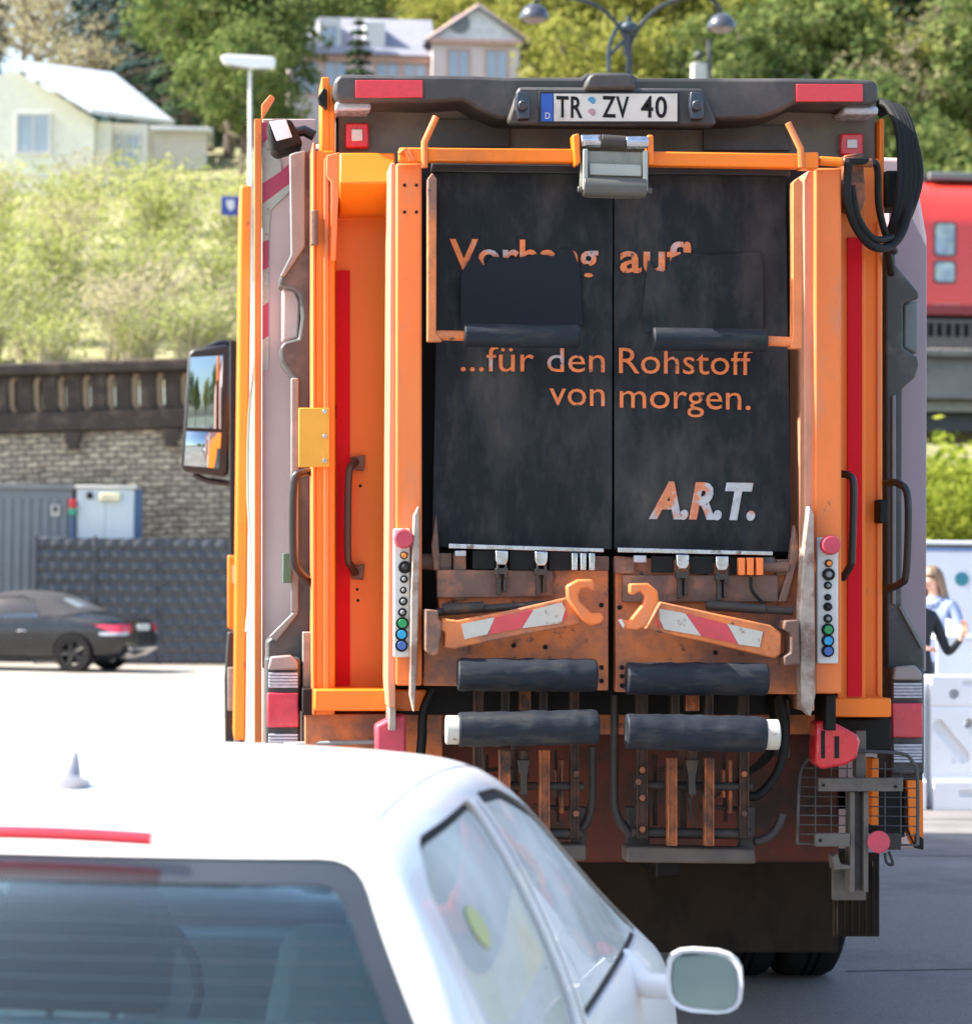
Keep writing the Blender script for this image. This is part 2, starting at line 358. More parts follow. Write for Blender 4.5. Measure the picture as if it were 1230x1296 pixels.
# grey fairings with the light clusters
fl = [(374,192),(393,188),(400,205),(400,905),(388,905),(337,872),(337,812),(362,792),(372,770),(372,480),(356,458),(354,440),(360,432),(378,428),(382,400),(380,372),(372,364),(354,360),(354,350),(370,325)]
b = MB(); b.prism(fl, .06, .30); part('side_fairing', b, GREYP, bevel=.01)
b = MB(); b.prism([(366,195),(374,192),(386,190),(386,312),(360,350),(354,350),(368,322)], .045, .0605); b.pbox(368,478,378,775,.045,.0605); b.prism([(340,806),(374,772),(378,776),(350,812)],.045,.0605); part('fairing_rim', b, GREYL, bevel=.006)
b = MB(); b.prism([(357,364),(374,366),(380,382),(378,428),(357,432)], .22, .36); part('grab_recess', b, PINK, bevel=.01)
fr = [(1120,295),(1132,300),(1134,335),(1163,370),(1163,378),(1143,383),(1143,440),(1162,452),(1163,462),(1158,478),(1142,492),(1142,770),(1170,822),(1170,850),(1122,850)]
b = MB(); b.prism(fr, .06, .30); part('side_fairing', b, GREYP, bevel=.01)
b = MB(); b.prism([(1143,383),(1163,380),(1162,448),(1143,440)], .2, .34); part('grab_recess', b, GREYL, bevel=.01)
b = MB(); b.prism([(1166,822),(1137,768),(1142,765),(1170,816)], .045, .0605); b.pbox(1129,500,1134,765,.045,.0605); part('fairing_rim', b, GREYL, bevel=.004)
def cluster(x0, x1, dy, side):
    b = MB(); b.pbox(x0,832+dy,x1,968+dy,-.04,.2); c = part('tail_light', b, GREYP, bevel=.012)
    b = MB(); b.prism([(x0+3,848+dy),(x0+6,831+dy),(x1-12,829+dy),(x1-3,838+dy),(x1-3,848+dy)],-.07,-.041); part('cover', b, mat('pale_grey_cover',(.28,.25,.24),.5,var=.1), c, bevel=.008)
    b = MB()
    for k in range(5): b.pbox(x0+4,851.5+dy+k*4,x1-3,854.9+dy+k*4,-.06,-.041)
    part('clear_lens', b, LENSW, c, bevel=.002)
    b = MB(); b.pbox(x0+2,877+dy,x1-2,921+dy,-.065,-.041); part('red_lens', b, LENSR, c, bevel=.006)
    b = MB()
    for k in range(6): b.pbox(x0+4,929+dy+k*4,x1-3,932.4+dy+k*4,-.06,-.041)
    part('clear_lens', b, LENSW, c, bevel=.002)
cluster(336, 380, 0, 'l'); cluster(1127, 1170, 13, 'r')
b = MB(); b.pbox(383,800,396,985,-.03,.05); b.pbox(385,850,400,1000,.05,.2)
part('cluster_bracket', b, mat('worn_bracket',(.2,.19,.16),.6,var=.3,scale=12)); 

# outer orange posts of the tailgate
YO = -.22
b = MB(); b.pbox(398,190,424,905,YO,.28); post = part('outer_post', b, ORANGE, bevel=.008)
b = MB(); b.pbox(410,200,416,880,YO-.02,YO-.0005); b.pbox(395.5,180,399,905,YO-.01,.2); part('post_rib', b, ORANGE_D, post, bevel=.003)
b = MB(); b.pbox(407,97,417,192,YO+.03,.1); b.prism([(417,105),(424,112),(424,192),(417,192)],YO+.03,.1); part('post_head', b, ORANGE, bevel=.004)
b = MB(); b.prism([(402,122),(410,110),(414,114),(414,138),(404,130)], YO-.02, YO+.029); part('rubber_buffer', b, BLACK, bevel=.004)
b = MB(); b.prism([(413,196),(430,192),(433,200),(428,262),(425,330),(419,330),(419,230),(413,222)], YO-.05, YO-.021); part('hinge_plate', b, ORANGE_D, bevel=.004)
b = MB(); b.pbox(394,268,403,308,YO-.04,YO+.05); b.ptube([(398,266),(398,310)],YO-.05,5); part('hinge_pin', b, RUSTY, bevel=.003)
b = MB(); b.pbox(378,516,417,591,YO-.05,YO-.021); pl = part('marker_plate', b, YELL, bevel=.003, label='ochre plate with three bolts')
for yy in (521,552,583):
    b = MB(); b.cyl(P(411,yy,YO-.052)+Vector((0,-.012,0)), P(411,yy,YO-.05), .009, 8); part('bolt', b, CHROME, pl, bevel=.001)
def handle(pts, Y, r, m=BLACKM, ends=None):
    b = MB(); b.ptube(pts, Y, r, sm=5); h = part('grab_handle', b, m, bevel=0)
    if ends:
        for (x,y) in ends:
            b = MB(); b.prism([(x-9,y-8),(x+9,y-10),(x+8,y+10),(x-7,y+9)], Y+.05, Y+.07); part('handle_foot', b, RUSTY, h, bevel=.004)
handle([(396,598,-.02),(383,598,-.1),(372,612,-.12),(371,700,-.12),(377,722,-.1),(394,738,-.02)], -.1, 5, BLACKM)
b = MB(); b.pbox(358,700,369,738,.0,.055); part('green_valve_tag', b, mat('dark_green_plastic',(.05,.12,.08),.5), bevel=.003)
# recessed orange panel, left
YR = -.02
b = MB(); b.pbox(424,240,540,905,YR,.2); part('gate_panel', b, ORANGE, bevel=.003)
b = MB(); b.ext([(P(428,195,-.4).x,P(428,195,-.4).z),(P(540,195,-.4).x,P(540,195,-.4).z),(P(540,266,-.4).x,P(540,266,-.4).z),(P(428,266,-.4).x,P(428,266,-.4).z)],-.12,.1)
# sloping header: upper face leans back
v = [P(430,193,-.30),P(500,193,-.30),P(500,231,-.36),P(430,231,-.36),P(430,268,-.2),P(500,268,-.2)]
b = MB(); b.add([tuple(q) for q in v]+[(q.x, .1, q.z) for q in (v[0],v[1],v[5],v[4])], [(0,3,2,1),(3,4,5,2),(0,1,7,6),(4,9,8,5),(0,6,9,4,3),(1,2,5,8,7),(6,7,8,9)]); part('gate_header', b, ORANGE, bevel=.006)
b = MB(); b.pbox(426,342,443,868,YR-.012,YR-.0005); part('red_strip', b, STRIPR, bevel=0)
handle([(452,584,YR),(446,588,-.1),(441,606,-.13),(440,700,-.13),(444,716,-.1),(452,728,YR)], -.1, 4.8, mat('rusty_dark_handle',(.06,.04,.035),.5,var=.3), [(453,586),(452,724)])
b = MB()
for (x,y) in ((452,746),(453,760),(456,615),(512,234),(527,234),(512,268),(527,268)):
    Yq = YR-.003 if x < 490 else -.603
    b.cyl(P(x,y,Yq), P(x,y,Yq)+Vector((0,.002,0)), .006, 10)
part('bolt_holes', b, BLACK, bevel=0)
b = MB(); b.pbox(398,873,540,900,-.34,.1); part('lower_rail', b, ORANGE, bevel=.006)
b = MB(); b.pbox(386,904,560,1010,-.16,.1); part('lower_panel', b, ORANGE_R, bevel=.004)
b = MB(); b.pbox(383,872,398,905,-.2,.1); part('rail_end', b, BLACK)
b = MB(); b.ptube([(360,942,-.1),(475,939,-.25),(480,940,-.25)], -.2, 3); part('cable', b, GREYL, bevel=0)
# right-hand mirror of it
b = MB(); b.pbox(1060,215,1095,905,-.32,.2); part('gate_panel', b, ORANGE, bevel=.003)
b = MB(); b.pbox(1073,300,1091,882,-.335,-.3205); part('red_strip', b, STRIPR, bevel=0)
b = MB(); b.pbox(1092,200,1117,905,YO+.05,.28); post = part('outer_post', b, ORANGE, bevel=.008)
b = MB(); b.pbox(1110,280,1114,880,YO+.035,YO+.0495); part('post_rib', b, ORANGE_D, post, bevel=.003)
b = MB(); b.pbox(1113,150,1119,290,YO+.05,.1); part('post_head', b, ORANGE, bevel=.004)
b = MB(); b.pbox(1055,884,1128,908,-.34,.1); part('lower_rail', b, ORANGE, bevel=.006)
b = MB(); b.pbox(1060,910,1128,950,-.2,.1); part('rail_support', b, BLACK, bevel=.006)
handle([(1066,600,-.4),(1074,602,-.45),(1080,616,-.47),(1078,700,-.47),(1076,716,-.45),(1066,732,-.4)], -.4, 5)
handle([(1120,612,-.1),(1137,612,-.2),(1149,632,-.24),(1147,722,-.24),(1140,738,-.2),(1122,746,-.1)], -.2, 5)
b = MB(); b.pbox(1113,632,1124,662,-.26,-.14); part('handle_clip', b, BLACK, bevel=.006)

# upper housing with number plate and reflectors
b = MB(); b.prism([(422,102),(430,93),(600,95),(640,97),(735,97),(742,92),(760,91),(792,91),(801,93),(806,98),(1000,98),(1105,100),(1112,107),(1112,128),(1100,132),(1010,129),(985,142),(960,150),(900,152),(630,150),(604,138),(585,127),(545,130),(430,127),(422,118)], -.36, .35)
hz = part('top_housing', b, HOUS, bevel=.02)
b = MB(); b.pbox(428,120,1108,215,-.12,.3); part('upper_panel', b, BEIGE, bevel=.005)
b = MB(); b.pbox(545,150,645,186,-.14,-.121); b.pbox(890,158,1000,190,-.14,-.121); part('dark_inset', b, HOUS, bevel=.003)
b = MB(); b.prism([(642,152),(656,109),(890,111),(908,156),(900,160),(648,157)], -.42, -.361); part('plate_housing', b, HOUS, hz, bevel=.012)
b = MB(); b.prism([(740,112),(744,96),(752,91),(793,91),(801,96),(806,112)], -.46, -.2); part('camera_hood', b, HOUS, hz, bevel=.012)
b = MB(); b.pbox(450,101,535,123,-.372,-.361); part('red_reflector', b, RED, hz, bevel=.002)
b = MB(); b.pbox(1008,106,1092,128,-.372,-.361); part('red_reflector', b, RED, hz, bevel=.002)
b = MB(); b.pbox(682,115,860,156,-.427,-.421); npl = part('number_plate', b, BLACKM, bevel=.002)
b = MB(); b.pbox(701,118,857,153,-.431,-.4275); part('plate_face', b, PLATEW, npl, bevel=0)
b = MB(); b.pbox(685,118,700,153,-.431,-.4275); part('country_strip', b, BLUE, npl, bevel=0)
part('country_letter', text_mesh('D', 690,696, 150,150, 8, -.4315), WHITEP, npl, bevel=0)
for s, a, c in (('TR', 704, 737), ('ZV', 762, 796), ('40', 811, 844)):
    part('plate_letters', text_mesh(s, a, c, 147.5,148.5, 26, -.4315, bold=.015, spacing=1.1), BLACK, npl, bevel=0)
b = MB(); b.cyl(P(748.5,127,-.4325),P(748.5,127,-.4315),.0145,16); part('inspection_seal', b, mat('seal_blue',(.05,.25,.45),.5), npl, bevel=0)
b = MB(); b.cyl(P(748.5,142,-.4325),P(748.5,142,-.4315),.0145,16); part('registration_seal', b, mat('seal_pink',(.4,.25,.27),.5,var=.3,scale=60), npl, bevel=0)
for x0 in (652, 872):
    b = MB(); b.prism([(x0+2,115),(x0+18,117),(x0+19,150),(x0+4,151),(x0,132)], -.47, -.421); b.cyl(P(x0+10,133,-.5), P(x0+10,133,-.45), .02, 12)
    part('plate_lamp', b, mat('dark_lamp_plastic',(.02,.025,.04),.3,coat=.4), hz, bevel=.006)
b = MB(); b.pbox(424,128,470,139,-.3,-.121); part('marker_lamp', b, LENSW, bevel=.01)
b = MB(); b.pbox(1068,134,1112,144,-.3,-.121); part('marker_lamp', b, LENSW, bevel=.01)
for x0, y0, x1, y1 in ((437,155,467,187), (1064,168,1093,196)):
    b = MB(); b.pbox(x0,y0,x1,y1,-.16,-.121); q = part('square_lamp', b, RED, bevel=.008)
    b = MB(); b.pbox(x0+8,y0+8,x1-8,y1-9,-.168,-.1605); part('lens', b, WHITEP, q, bevel=.003)

# dark interior behind the curtain
b = MB(); b.pbox(500,206,1060,905,-.30,.1); part('gate_back', b, BLACK, bevel=0)
# main columns
def column(x0, x1, y0, y1, inner, side):
    b = MB(); b.pbox(x0,y0,x1,y1,-.60,-.25); c = part('tailgate_column', b, ORANGE_D, bevel=.008)
    b = MB(); b.prism(inner, -.57, -.3); part('column_flange', b, mat('pinkish_worn_flange',(.6,.27,.16),.5,var=.15,scale=6,col2=(.25,.14,.1),lo=.5,hi=.7,stretch=(1,1,.3)), c, bevel=.004)
column(501, 534, 206, 868, [(494,206),(500.5,206),(500.5,896),(492,896),(490,860)], 'l')
column(1031, 1065, 212, 878, [(1017,228),(1022,216),(1030.5,214),(1030.5,900),(1016,900),(1018,640)], 'r')
def panel(x0, x1, y0, y1, btn, rx, ry, r):
    b = MB(); b.pbox(x0,y0,x1,y1,-.63,-.601); p = part('control_panel', b, WHITEP, bevel=.005)
    b = MB(); b.lathe([(0,-.06),(.03,-.06),(.036,-.045),(.036,-.02),(.02,-.01),(.02,0)], P(rx,ry,-.632), 'y', 20); part('emergency_button', b, REDD, p, bevel=0)
    cl = {'g':(.0,.25,.07),'b':(.0,.28,.55),'v':(.03,.1,.35),'k':(.03,.03,.035),'o':(.7,.2,.03)}
    for (x,y,rr,c) in btn:
        b = MB(); w_ = P(x,y,-.631); rr_ = rr/ppm(-.63)
        b.cyl(w_+Vector((0,-.012,0)), w_, rr_*1.25, 16); q = part('push_button', b, BLACK, p, bevel=.001)
        if c != 'k':
            b = MB(); b.cyl(w_+Vector((0,-.02,0)), w_+Vector((0,-.0121,0)), rr_*.85, 16); part('cap', b, mat('button_'+c, cl[c], .35, coat=.4), q, bevel=.001)
        else:
            b = MB(); b.tube([w_+Vector((0,-.03,.0)), w_+Vector((0,-.0121,0))], [rr_*.5,rr_*.7], 10); part('toggle', b, GREYL if y % 2 else BLACKM, q, bevel=.001)
panel(498, 519, 669, 832, [(511,703,4,'o'),(512,718,6.5,'k'),(511,733,4,'k'),(510,747,3.5,'k'),(510,761,4.5,'k'),(509,775,4.5,'k'),(509,789,6.5,'g'),(508,803,6.5,'b'),(508,817,6.5,'v')], 510, 682, 10)
panel(1034, 1061, 680, 840, [(1048,713,4,'o'),(1048,727,6.5,'k'),(1047,741,4,'k'),(1047,756,3.5,'k'),(1047,768,4.5,'k'),(1047,783,4.5,'k'),(1047,797,6.5,'g'),(1047,811,6.5,'b'),(1047,824,6.5,'v')], 1048, 690, 10)
b = MB(); b.prism([(524,652),(530,640),(531,700),(528,840),(524,902),(519,880),(520,760)], -.68, -.601); part('wear_plate', b, PALEW, bevel=.004)
b = MB(); b.prism([(1017,700),(1024,640),(1030,650),(1031,760),(1032,880),(1026,907),(1014,895),(1012,780)], -.68, -.601); part('wear_plate', b, PALEW, bevel=.004)
b = MB(); b.pbox(492,895,501,925,-.5,-.3); part('column_foot', b, PALEW, bevel=.004)
b = MB(); b.pbox(1045,880,1058,925,-.5,-.3); part('column_foot', b, BLACK, bevel=.004)

# crossbar, clamp
YB = -.66
b = MB(); b.prism([(505,186),(730,188),(730,205),(505,203)], YB, YB+.06); b.prism([(822,191),(1012,194),(1012,212),(822,209)], YB, YB+.06); b.pbox(1012,192,1036,213,YB-.01,YB+.06); b.ptube([(1036,203),(1066,205)],YB+.03,6)
part('cross_bar', b, ORANGE, bevel=.006)
b = MB(); b.ptube([(537,212),(537,180),(552,147)],YB-.01,4.5,8); b.ptube([(1014,212),(1013,188),(997,155)],YB-.01,4.5,8); b.ptube([(505,195),(512,188),(520,203)],YB-.01,3,8); b.ptube([(516,190),(524,203)],YB-.01,3,8); part('bar_hook', b, ORANGE_D, bevel=.002)
b = MB(); b.prism([(724,170),(733,168),(735,205),(728,210)],YB-.04,YB+.03); b.prism([(819,170),(827,170),(828,208),(820,208)],YB-.04,YB+.03); part('clamp_ear', b, ORANGE, bevel=.006)
b = MB(); b.prism([(736,190),(820,192),(820,234),(812,250),(742,248),(734,234)], YB-.02, YB+.02); cl = part('clamp', b, CLAMP, bevel=.004)
b = MB(); b.ptube([(735,178),(760,178)],YB-.03,8,14); b.ptube([(792,180),(820,180)],YB-.03,8,14); part('sleeve', b, CHROME, cl, bevel=.002)
b = MB(); b.ptube([(761,178),(791,180)],YB-.03,8.5,14); part('spring', b, DARKST, cl, bevel=.002)
b = MB(); b.ptube([(738,236),(817,238)],YB-.03,13,18); b.ptube([(731,239),(825,241)],YB-.03,4,10); part('clamp_roller', b, mat('grey_roller',(.09,.085,.075),.5,var=.15), cl, bevel=.003)
b = MB(); b.pbox(738,188,744,240,YB-.05,YB-.0205); b.pbox(814,190,820,241,YB-.05,YB-.0205); b.prism([(746,206),(812,208),(812,223),(746,221)],YB-.035,YB-.0205); part('clamp_cheek', b, mat('light_clamp',(.36,.37,.33),.5,var=.1), cl, bevel=.003)

# the rubber curtain
YC = -.50
def wr(x, z):
    f = min(1, max(0, (3.2-z)/.5))
    g = min(1, max(0, (z-2.3)/.8)); return .010*noise.noise(Vector((x*3.0, z*1.1, 3))) + (.006+.007*g)*noise.noise(Vector((x*9+z*4, z*2.5, 7))) + .004*math.sin(x*21+z*2)*f*.5
def curtain(x0, x1, x0b, x1b):
    nx, nz = 60, 110; vs = []; fs = []
    for j in range(nz+1):
        t = j/nz
        for i in range(nx+1):
            s_ = i/nx; a = x0+(x0b-x0)*t; c = x1+(x1b-x1)*t
            p = P(a+(c-a)*s_, 208+484*t+(a+(c-a)*s_-552)*.014, YC); vs.append((p.x, YC+wr(p.x,p.z), p.z))
    n = len(vs); vs += [(x, y+.012, z) for x,y,z in vs]
    for j in range(nz):
        for i in range(nx):
            q = j*(nx+1)+i; fs.append((q, q+nx+1, q+nx+2, q+1)); fs.append((n+q, n+q+1, n+q+nx+2, n+q+nx+1))
    for j in range(nz):
        for i in (0, nx):
            q = j*(nx+1)+i; fs.append((q, q+nx+1, n+q+nx+1, n+q))
    for i in range(nx):
        for j in (0, nz):
            q = j*(nx+1)+i; fs.append((q, q+1, n+q+1, n+q))
    b = MB(); b.add(vs, fs); return part('loading_curtain', b, CURT, bevel=0, ang=60)
cL = curtain(556, 775, 547, 774); cR = curtain(777.5, 994, 777.5, 1001)
b = MB(); b.prism([(546,206),(1000,212),(1000,222),(546,217)], YC-.035, YC+.02); part('curtain_rail', b, BLACKM, bevel=.004)
dyt = lambda x, z: wr(x, z) - .004
part('lettering', text_mesh('Vorhang', 569,757, 341,343.5, 38, YC, bold=.018, dy=dyt), LETTER, cL, bevel=0)
part('lettering', text_mesh('auf!', 784,874, 344,345.5, 38, YC, bold=.018, dy=dyt), LETTER, cR, bevel=0)
part('lettering', text_mesh('...für den', 583,765, 469.5,471, 32, YC, bold=.0, dy=dyt), LETTER, cL, bevel=0)
part('lettering', text_mesh('Rohstoff', 783,952, 472,474.5, 32, YC, bold=.0, dy=dyt), LETTER, cR, bevel=0)
part('lettering', text_mesh('von', 695,765, 512.5,514, 24*1.33, YC, bold=.0, dy=dyt), LETTER, cL, bevel=0)
part('lettering', text_mesh('morgen.', 784,950, 516,518.5, 24*1.33, YC, bold=.0, dy=dyt), LETTER, cR, bevel=0)
part('lettering', text_mesh('A.R.T.', 821,955, 654,656, 42, YC, bold=.045, shear=.22, dy=dyt), mat('worn_logo_lettering',(.6,.19,.08),.6,var=.2,scale=30,col2=(.42,.42,.42),lo=.46,hi=.52,scale2=7,col3=(.08,.07,.07),lo3=.62,hi3=.68,scale3=38), cR, bevel=0)
# rubber patches hanging from the two upper rollers
for (pts, par) in (([(592,332),(600,318),(612,336),(622,324),(650,327),(680,321),(700,324),(715,312),(726,318),(734,340),(738,412),(590,412),(583,420),(583,346)], cL), ([(820,328),(830,342),(843,344),(850,326),(866,319),(900,322),(962,318),(966,326),(966,420),(818,420),(813,400)], cR)):
    b = MB(); b.prism(pts, YC-.018, YC-.010); part('rubber_patch', b, PATCH if par is cL else CURT, par, bevel=.002)
# upper arms with rollers
YA = -.72
b = MB(); b.prism([(541,226),(547,218),(553,226),(552,420),(560,432),(541,432)], YA, YA+.05); b.ptube([(550,424),(592,425)],YA+.02,6.5,12); a1 = part('curtain_arm', b, ORANGE_R, bevel=.004, label='left curtain arm')
b = MB(); b.ptube([(587,424),(733,426)],YA+.02,15,28); part('foam_roller', b, RUBBER, a1, bevel=.006)
b = MB(); b.prism([(1003,230),(1010,224),(1016,232),(1015,441),(1000,441),(1003,426)], YA, YA+.05); b.ptube([(966,431),(1008,433)],YA+.02,6.5,12); a2 = part('curtain_arm', b, mat('arm_orange',(.7,.2,.06),.55,var=.15,scale=8,col2=(.2,.1,.06),lo=.55,hi=.7), bevel=.004, label='right curtain arm')
b = MB(); b.ptube([(826,429),(970,431)],YA+.02,15,28); part('foam_roller', b, RUBBER, a2, bevel=.006)

def rough_roller(b, x0, y0, x1, y1, Y, rpx, seed):
    a, c = P(x0,y0,Y), P(x1,y1,Y); r0 = rpx/ppm(Y); n = 26; random.seed(seed); pts = []; rs = []
    for k in range(n+1):
        t = k/n; pts.append(a.lerp(c, t)); rs.append(r0*(1+random.uniform(-.02,.02)-(.04 if k in (0,n) else 0)))
    base_ = len(b.v); b.tube(pts, rs, 34)
    for i in range(base_, len(b.v)):
        v = Vector(b.v[i]); q = noise.noise(v*26)*.004+noise.noise(v*90)*.0018; ax = a.lerp(c, (v.x-a.x)/(c.x-a.x)); d = (v-ax); d.x = 0
        if d.length > 1e-4: b.v[i] = tuple(v+d.normalized()*q)
# comb plates below the curtain
YP = -.55
CH = [0]
def bolts(pts, Y, r=.009, par=None):
    b = MB()
    for (x,y) in pts: b.cyl(P(x,y,Y)+Vector((0,-.004,0)), P(x,y,Y)+Vector((0,.002,0)), r, 10)
    part('bolt_holes', b, BLACK, par, bevel=0)
b = MB(); b.prism([(553,722),(770,722),(770,874),(755,874),(755,870),(536,868),(537,800),(556,780)], YP, YP+.06); lp = part('lifter_plate', b, ORANGE_R, bevel=.004)
b = MB(); b.prism([(553,721),(700,722),(700,755),(553,757)], YP-.03, YP-.001); b.pbox(548,700,572,722,YP,YP+.05); b.pbox(574,700,590,760,YP-.02,YP+.05); b.prism([(552,651),(556,700),(556,722),(549,722),(546,690)],YP-.02,YP+.0); b.pbox(749,704,771,722,YP,YP+.05)
part('plate_step', b, RUSTY, lp, bevel=.004)
bolts([(650,817),(690,819),(761,766),(761,845),(761,862),(751,780),(601,742)], YP-.0005, par=lp)
b = MB(); b.prism([(779,704),(779,876),(1012,879),(1012,720)], YP, YP+.06); rp = part('lifter_plate', b, ORANGE_R, bevel=.004)
b = MB(); b.pbox(788,728,985,762,YP-.03,YP-.001); b.prism([(1006,664),(1012,700),(996,762),(985,762),(998,720)],YP-.04,YP+.01); b.pbox(778,706,803,726,YP-.03,YP+.02); b.pbox(982,708,1000,728,YP-.02,YP+.04); part('plate_step', b, RUSTY, rp, bevel=.004)
bolts([(784,769),(787,856),(787,868),(787,845),(905,826),(992,742)], YP-.0005, par=rp)
bl = mat('slot_black',(.004,.004,.004),.8)
b = MB()
for q in ((598,697,626,720),(645,697,676,721),(695,697,725,722)): b.pbox(*q, YP-.035, YP-.0305)
for q in ((824,704,853,725),(873,704,903,726),(923,705,948,727)): b.pbox(*q, YP-.035, YP-.0305)
part('slot', b, bl, bevel=0)
b = MB(); b.prism([(568,688),(764,694),(764,699),(568,694)], YP-.06, YP-.02); b.prism([(782,693),(978,698),(978,703),(782,699)], YP-.06, YP-.02); part('clamp_strip', b, CHROME, bevel=.002)
def latch(x, y, w_=16):
    b = MB(); b.prism([(x-w_/2,y),(x+w_/2,y),(x+w_/2,y+12),(x+w_/2-3,y+18),(x-w_/2+3,y+18),(x-w_/2,y+12)], YP-.09, YP-.06); l = part('toggle_latch', b, CHROME, bevel=.004)
    b = MB(); b.ptube([(x-5,y+14),(x-5,y+34)],YP-.08,2,8); b.ptube([(x+5,y+14),(x+5,y+34)],YP-.08,2,8); b.pbox(x-8,y+22,x+8,y+30,YP-.085,YP-.04); b.pbox(x-6,y+30,x-1,y+56,YP-.07,YP-.035); b.pbox(x+2,y+30,x+6,y+52,YP-.07,YP-.035); part('latch_lever', b, DARKST, l, bevel=.002)
latch(635, 697); latch(685, 698); latch(864, 702); latch(914, 704)
for x in (726,737,748):
    b = MB(); b.pbox(x-2.5,700,x+5,722,YP-.08,YP-.045); part('comb_tooth', b, CHROME, bevel=.003)
for x in (937,948,960):
    b = MB(); b.pbox(x-2.5,706,x+6,728,YP-.08,YP-.045); part('comb_tooth', b, ORANGE_D, bevel=.003)
b = MB(); b.pbox(944,705,980,719,YP-.044,YP-.03); b.pbox(722,697,750,706,YP-.044,YP-.03); part('comb_base', b, GREYP, bevel=.002)
b = MB(); b.pbox(576,697,590,704,YP-.09,YP-.05); b.pbox(803,703,818,712,YP-.09,YP-.05); part('strip_end', b, mat('pale_metal',(.45,.45,.47),.4,metal=.6), bevel=.003)
b = MB(); b.ptube([(553,775),(700,764)],YP-.07,5,12); b.ptube([(560,771),(612,768)],YP-.075,7,12); part('gas_strut', b, DARKST, bevel=.002)
b = MB(); b.ptube([(893,766),(1003,774)],YP-.07,5,12); b.ptube([(895,766),(968,771)],YP-.075,6.5,12); part('gas_strut', b, DARKST, bevel=.002)
b = MB(); b.ptube([(950,730),(952,748),(968,766)],YP-.06,2.2,8,sm=5); part('hydraulic_hose', b, BLACK, bevel=0)
b = MB(); b.ptube([(528,711),(562,711)],-.5,10,16); b.ptube([(962,717),(998,718)],-.58,7,16); part('shaft', b, RUSTY, bevel=.003)

# hook arms with hazard stickers
YH = -.70
def zc(ox, oy, s_, pts): return [(ox+a/s_, oy+c/s_) for a, c in pts]
b = MB(); b.prism(zc(520,680,4.73,[(280,497),(590,440),(940,360),(1030,515),(880,545),(560,605),(260,668),(200,660),(205,570),(170,550),(185,485)]), YH, YH+.06); hl = part('hook_arm', b, ORANGE_R, bevel=.006)
b = MB(); b.prism(zc(520,680,4.73,[(85,430),(165,438),(165,485),(190,520),(165,700),(120,710),(85,680)]), YH-.02, YH+.1); part('arm_bracket', b, RUSTY, hl, bevel=.006)
b = MB(); b.prism(zc(520,680,4.73,[(930,290),(1000,252),(1085,250),(1103,272),(1095,330),(1060,302),(1020,312),(1003,345),(1010,382),(1085,455),(1140,452),(1160,480),(1140,520),(1075,530),(1025,500),(935,370)]), YH-.045, YH-.0005); part('hook', b, ORANGE_D, hl, bevel=.008)
b = MB(); b.prism(zc(520,680,4.73,[(302,520),(500,480),(465,580),(440,585),(320,612)]), YH-.006, YH-.001); b.prism(zc(520,680,4.73,[(735,433),(905,390),(925,430),(900,515),(665,545)]), YH-.006, YH-.001); part('white_sticker', b, STICKW, hl, bevel=0)
b = MB(); b.prism(zc(520,680,4.73,[(502,480),(733,434),(663,545),(458,583)]), YH-.006, YH-.001); b.prism(zc(520,680,4.73,[(926,440),(932,480),(902,512)]), YH-.006, YH-.001); part('red_sticker', b, STICKR, hl, bevel=0)
b = MB(); b.prism(zc(760,680,4.1,[(310,333),(590,395),(880,455),(940,498),(935,610),(905,628),(860,620),(550,545),(230,478),(250,440)]), YH, YH+.06); hr_ = part('hook_arm', b, ORANGE_R, bevel=.006)
b = MB(); b.prism(zc(760,680,4.1,[(955,432),(1030,428),(1036,660),(955,668),(950,620),(985,600),(990,500),(950,480)]), YH-.02, YH+.1); part('arm_bracket', b, RUSTY, hr_, bevel=.006)
b = MB(); b.prism(zc(760,680,4.1,[(150,240),(245,238),(298,278),(302,330),(240,458),(190,482),(130,476),(92,430),(108,424),(150,436),(224,342),(232,305),(205,280),(165,302),(150,290)]), YH-.045, YH-.0005); part('hook', b, ORANGE_D, hr_, bevel=.008)
b = MB(); b.prism(zc(760,680,4.1,[(92,430),(108,424),(125,455),(118,474)]), YH-.05, YH-.0455); part('hook_tip', b, WHITEP, hr_, bevel=.001)
b = MB(); b.prism(zc(760,680,4.1,[(305,370),(440,396),(522,512),(330,478),(308,430)]), YH-.006, YH-.001); b.prism(zc(760,680,4.1,[(657,450),(842,490),(825,572),(716,556)]), YH-.006, YH-.001); part('white_sticker', b, STICKW, hr_, bevel=0)
b = MB(); b.prism(zc(760,680,4.1,[(441,396),(655,450),(714,556),(524,513)]), YH-.006, YH-.001); b.prism(zc(760,680,4.1,[(290,420),(305,432),(322,470),(300,465)]), YH-.006, YH-.001); part('red_sticker', b, STICKR, hr_, bevel=0)

# lower rollers
YL = -.74
for (x0,x1,ya,yb,r,Yq) in ((579,755,854,855,21,YL+.04),(793,971,859,860,21,YL+.04)):
    b = MB(); rough_roller(b,x0,ya,x1,yb,Yq,r,x0); q = part('foam_roller', b, RUBBER, bevel=.006)
for (x0,x1,ya,yb,r,ring) in ((580,757,924,920,22,(564,581)),(792,968,926,930,23,(968,985))):
    b = MB(); rough_roller(b,x0,ya,x1,yb,YL-.06,r,x0+1); q = part('foam_roller', b, RUBBER, bevel=.006)
    yy = ya if ring[0] < x0 else yb
    b = MB(); b.ptube([(ring[0],yy),(ring[1],yy)],YL-.06,r-3.5,24); part('white_collar', b, STICKW, q, bevel=.004)

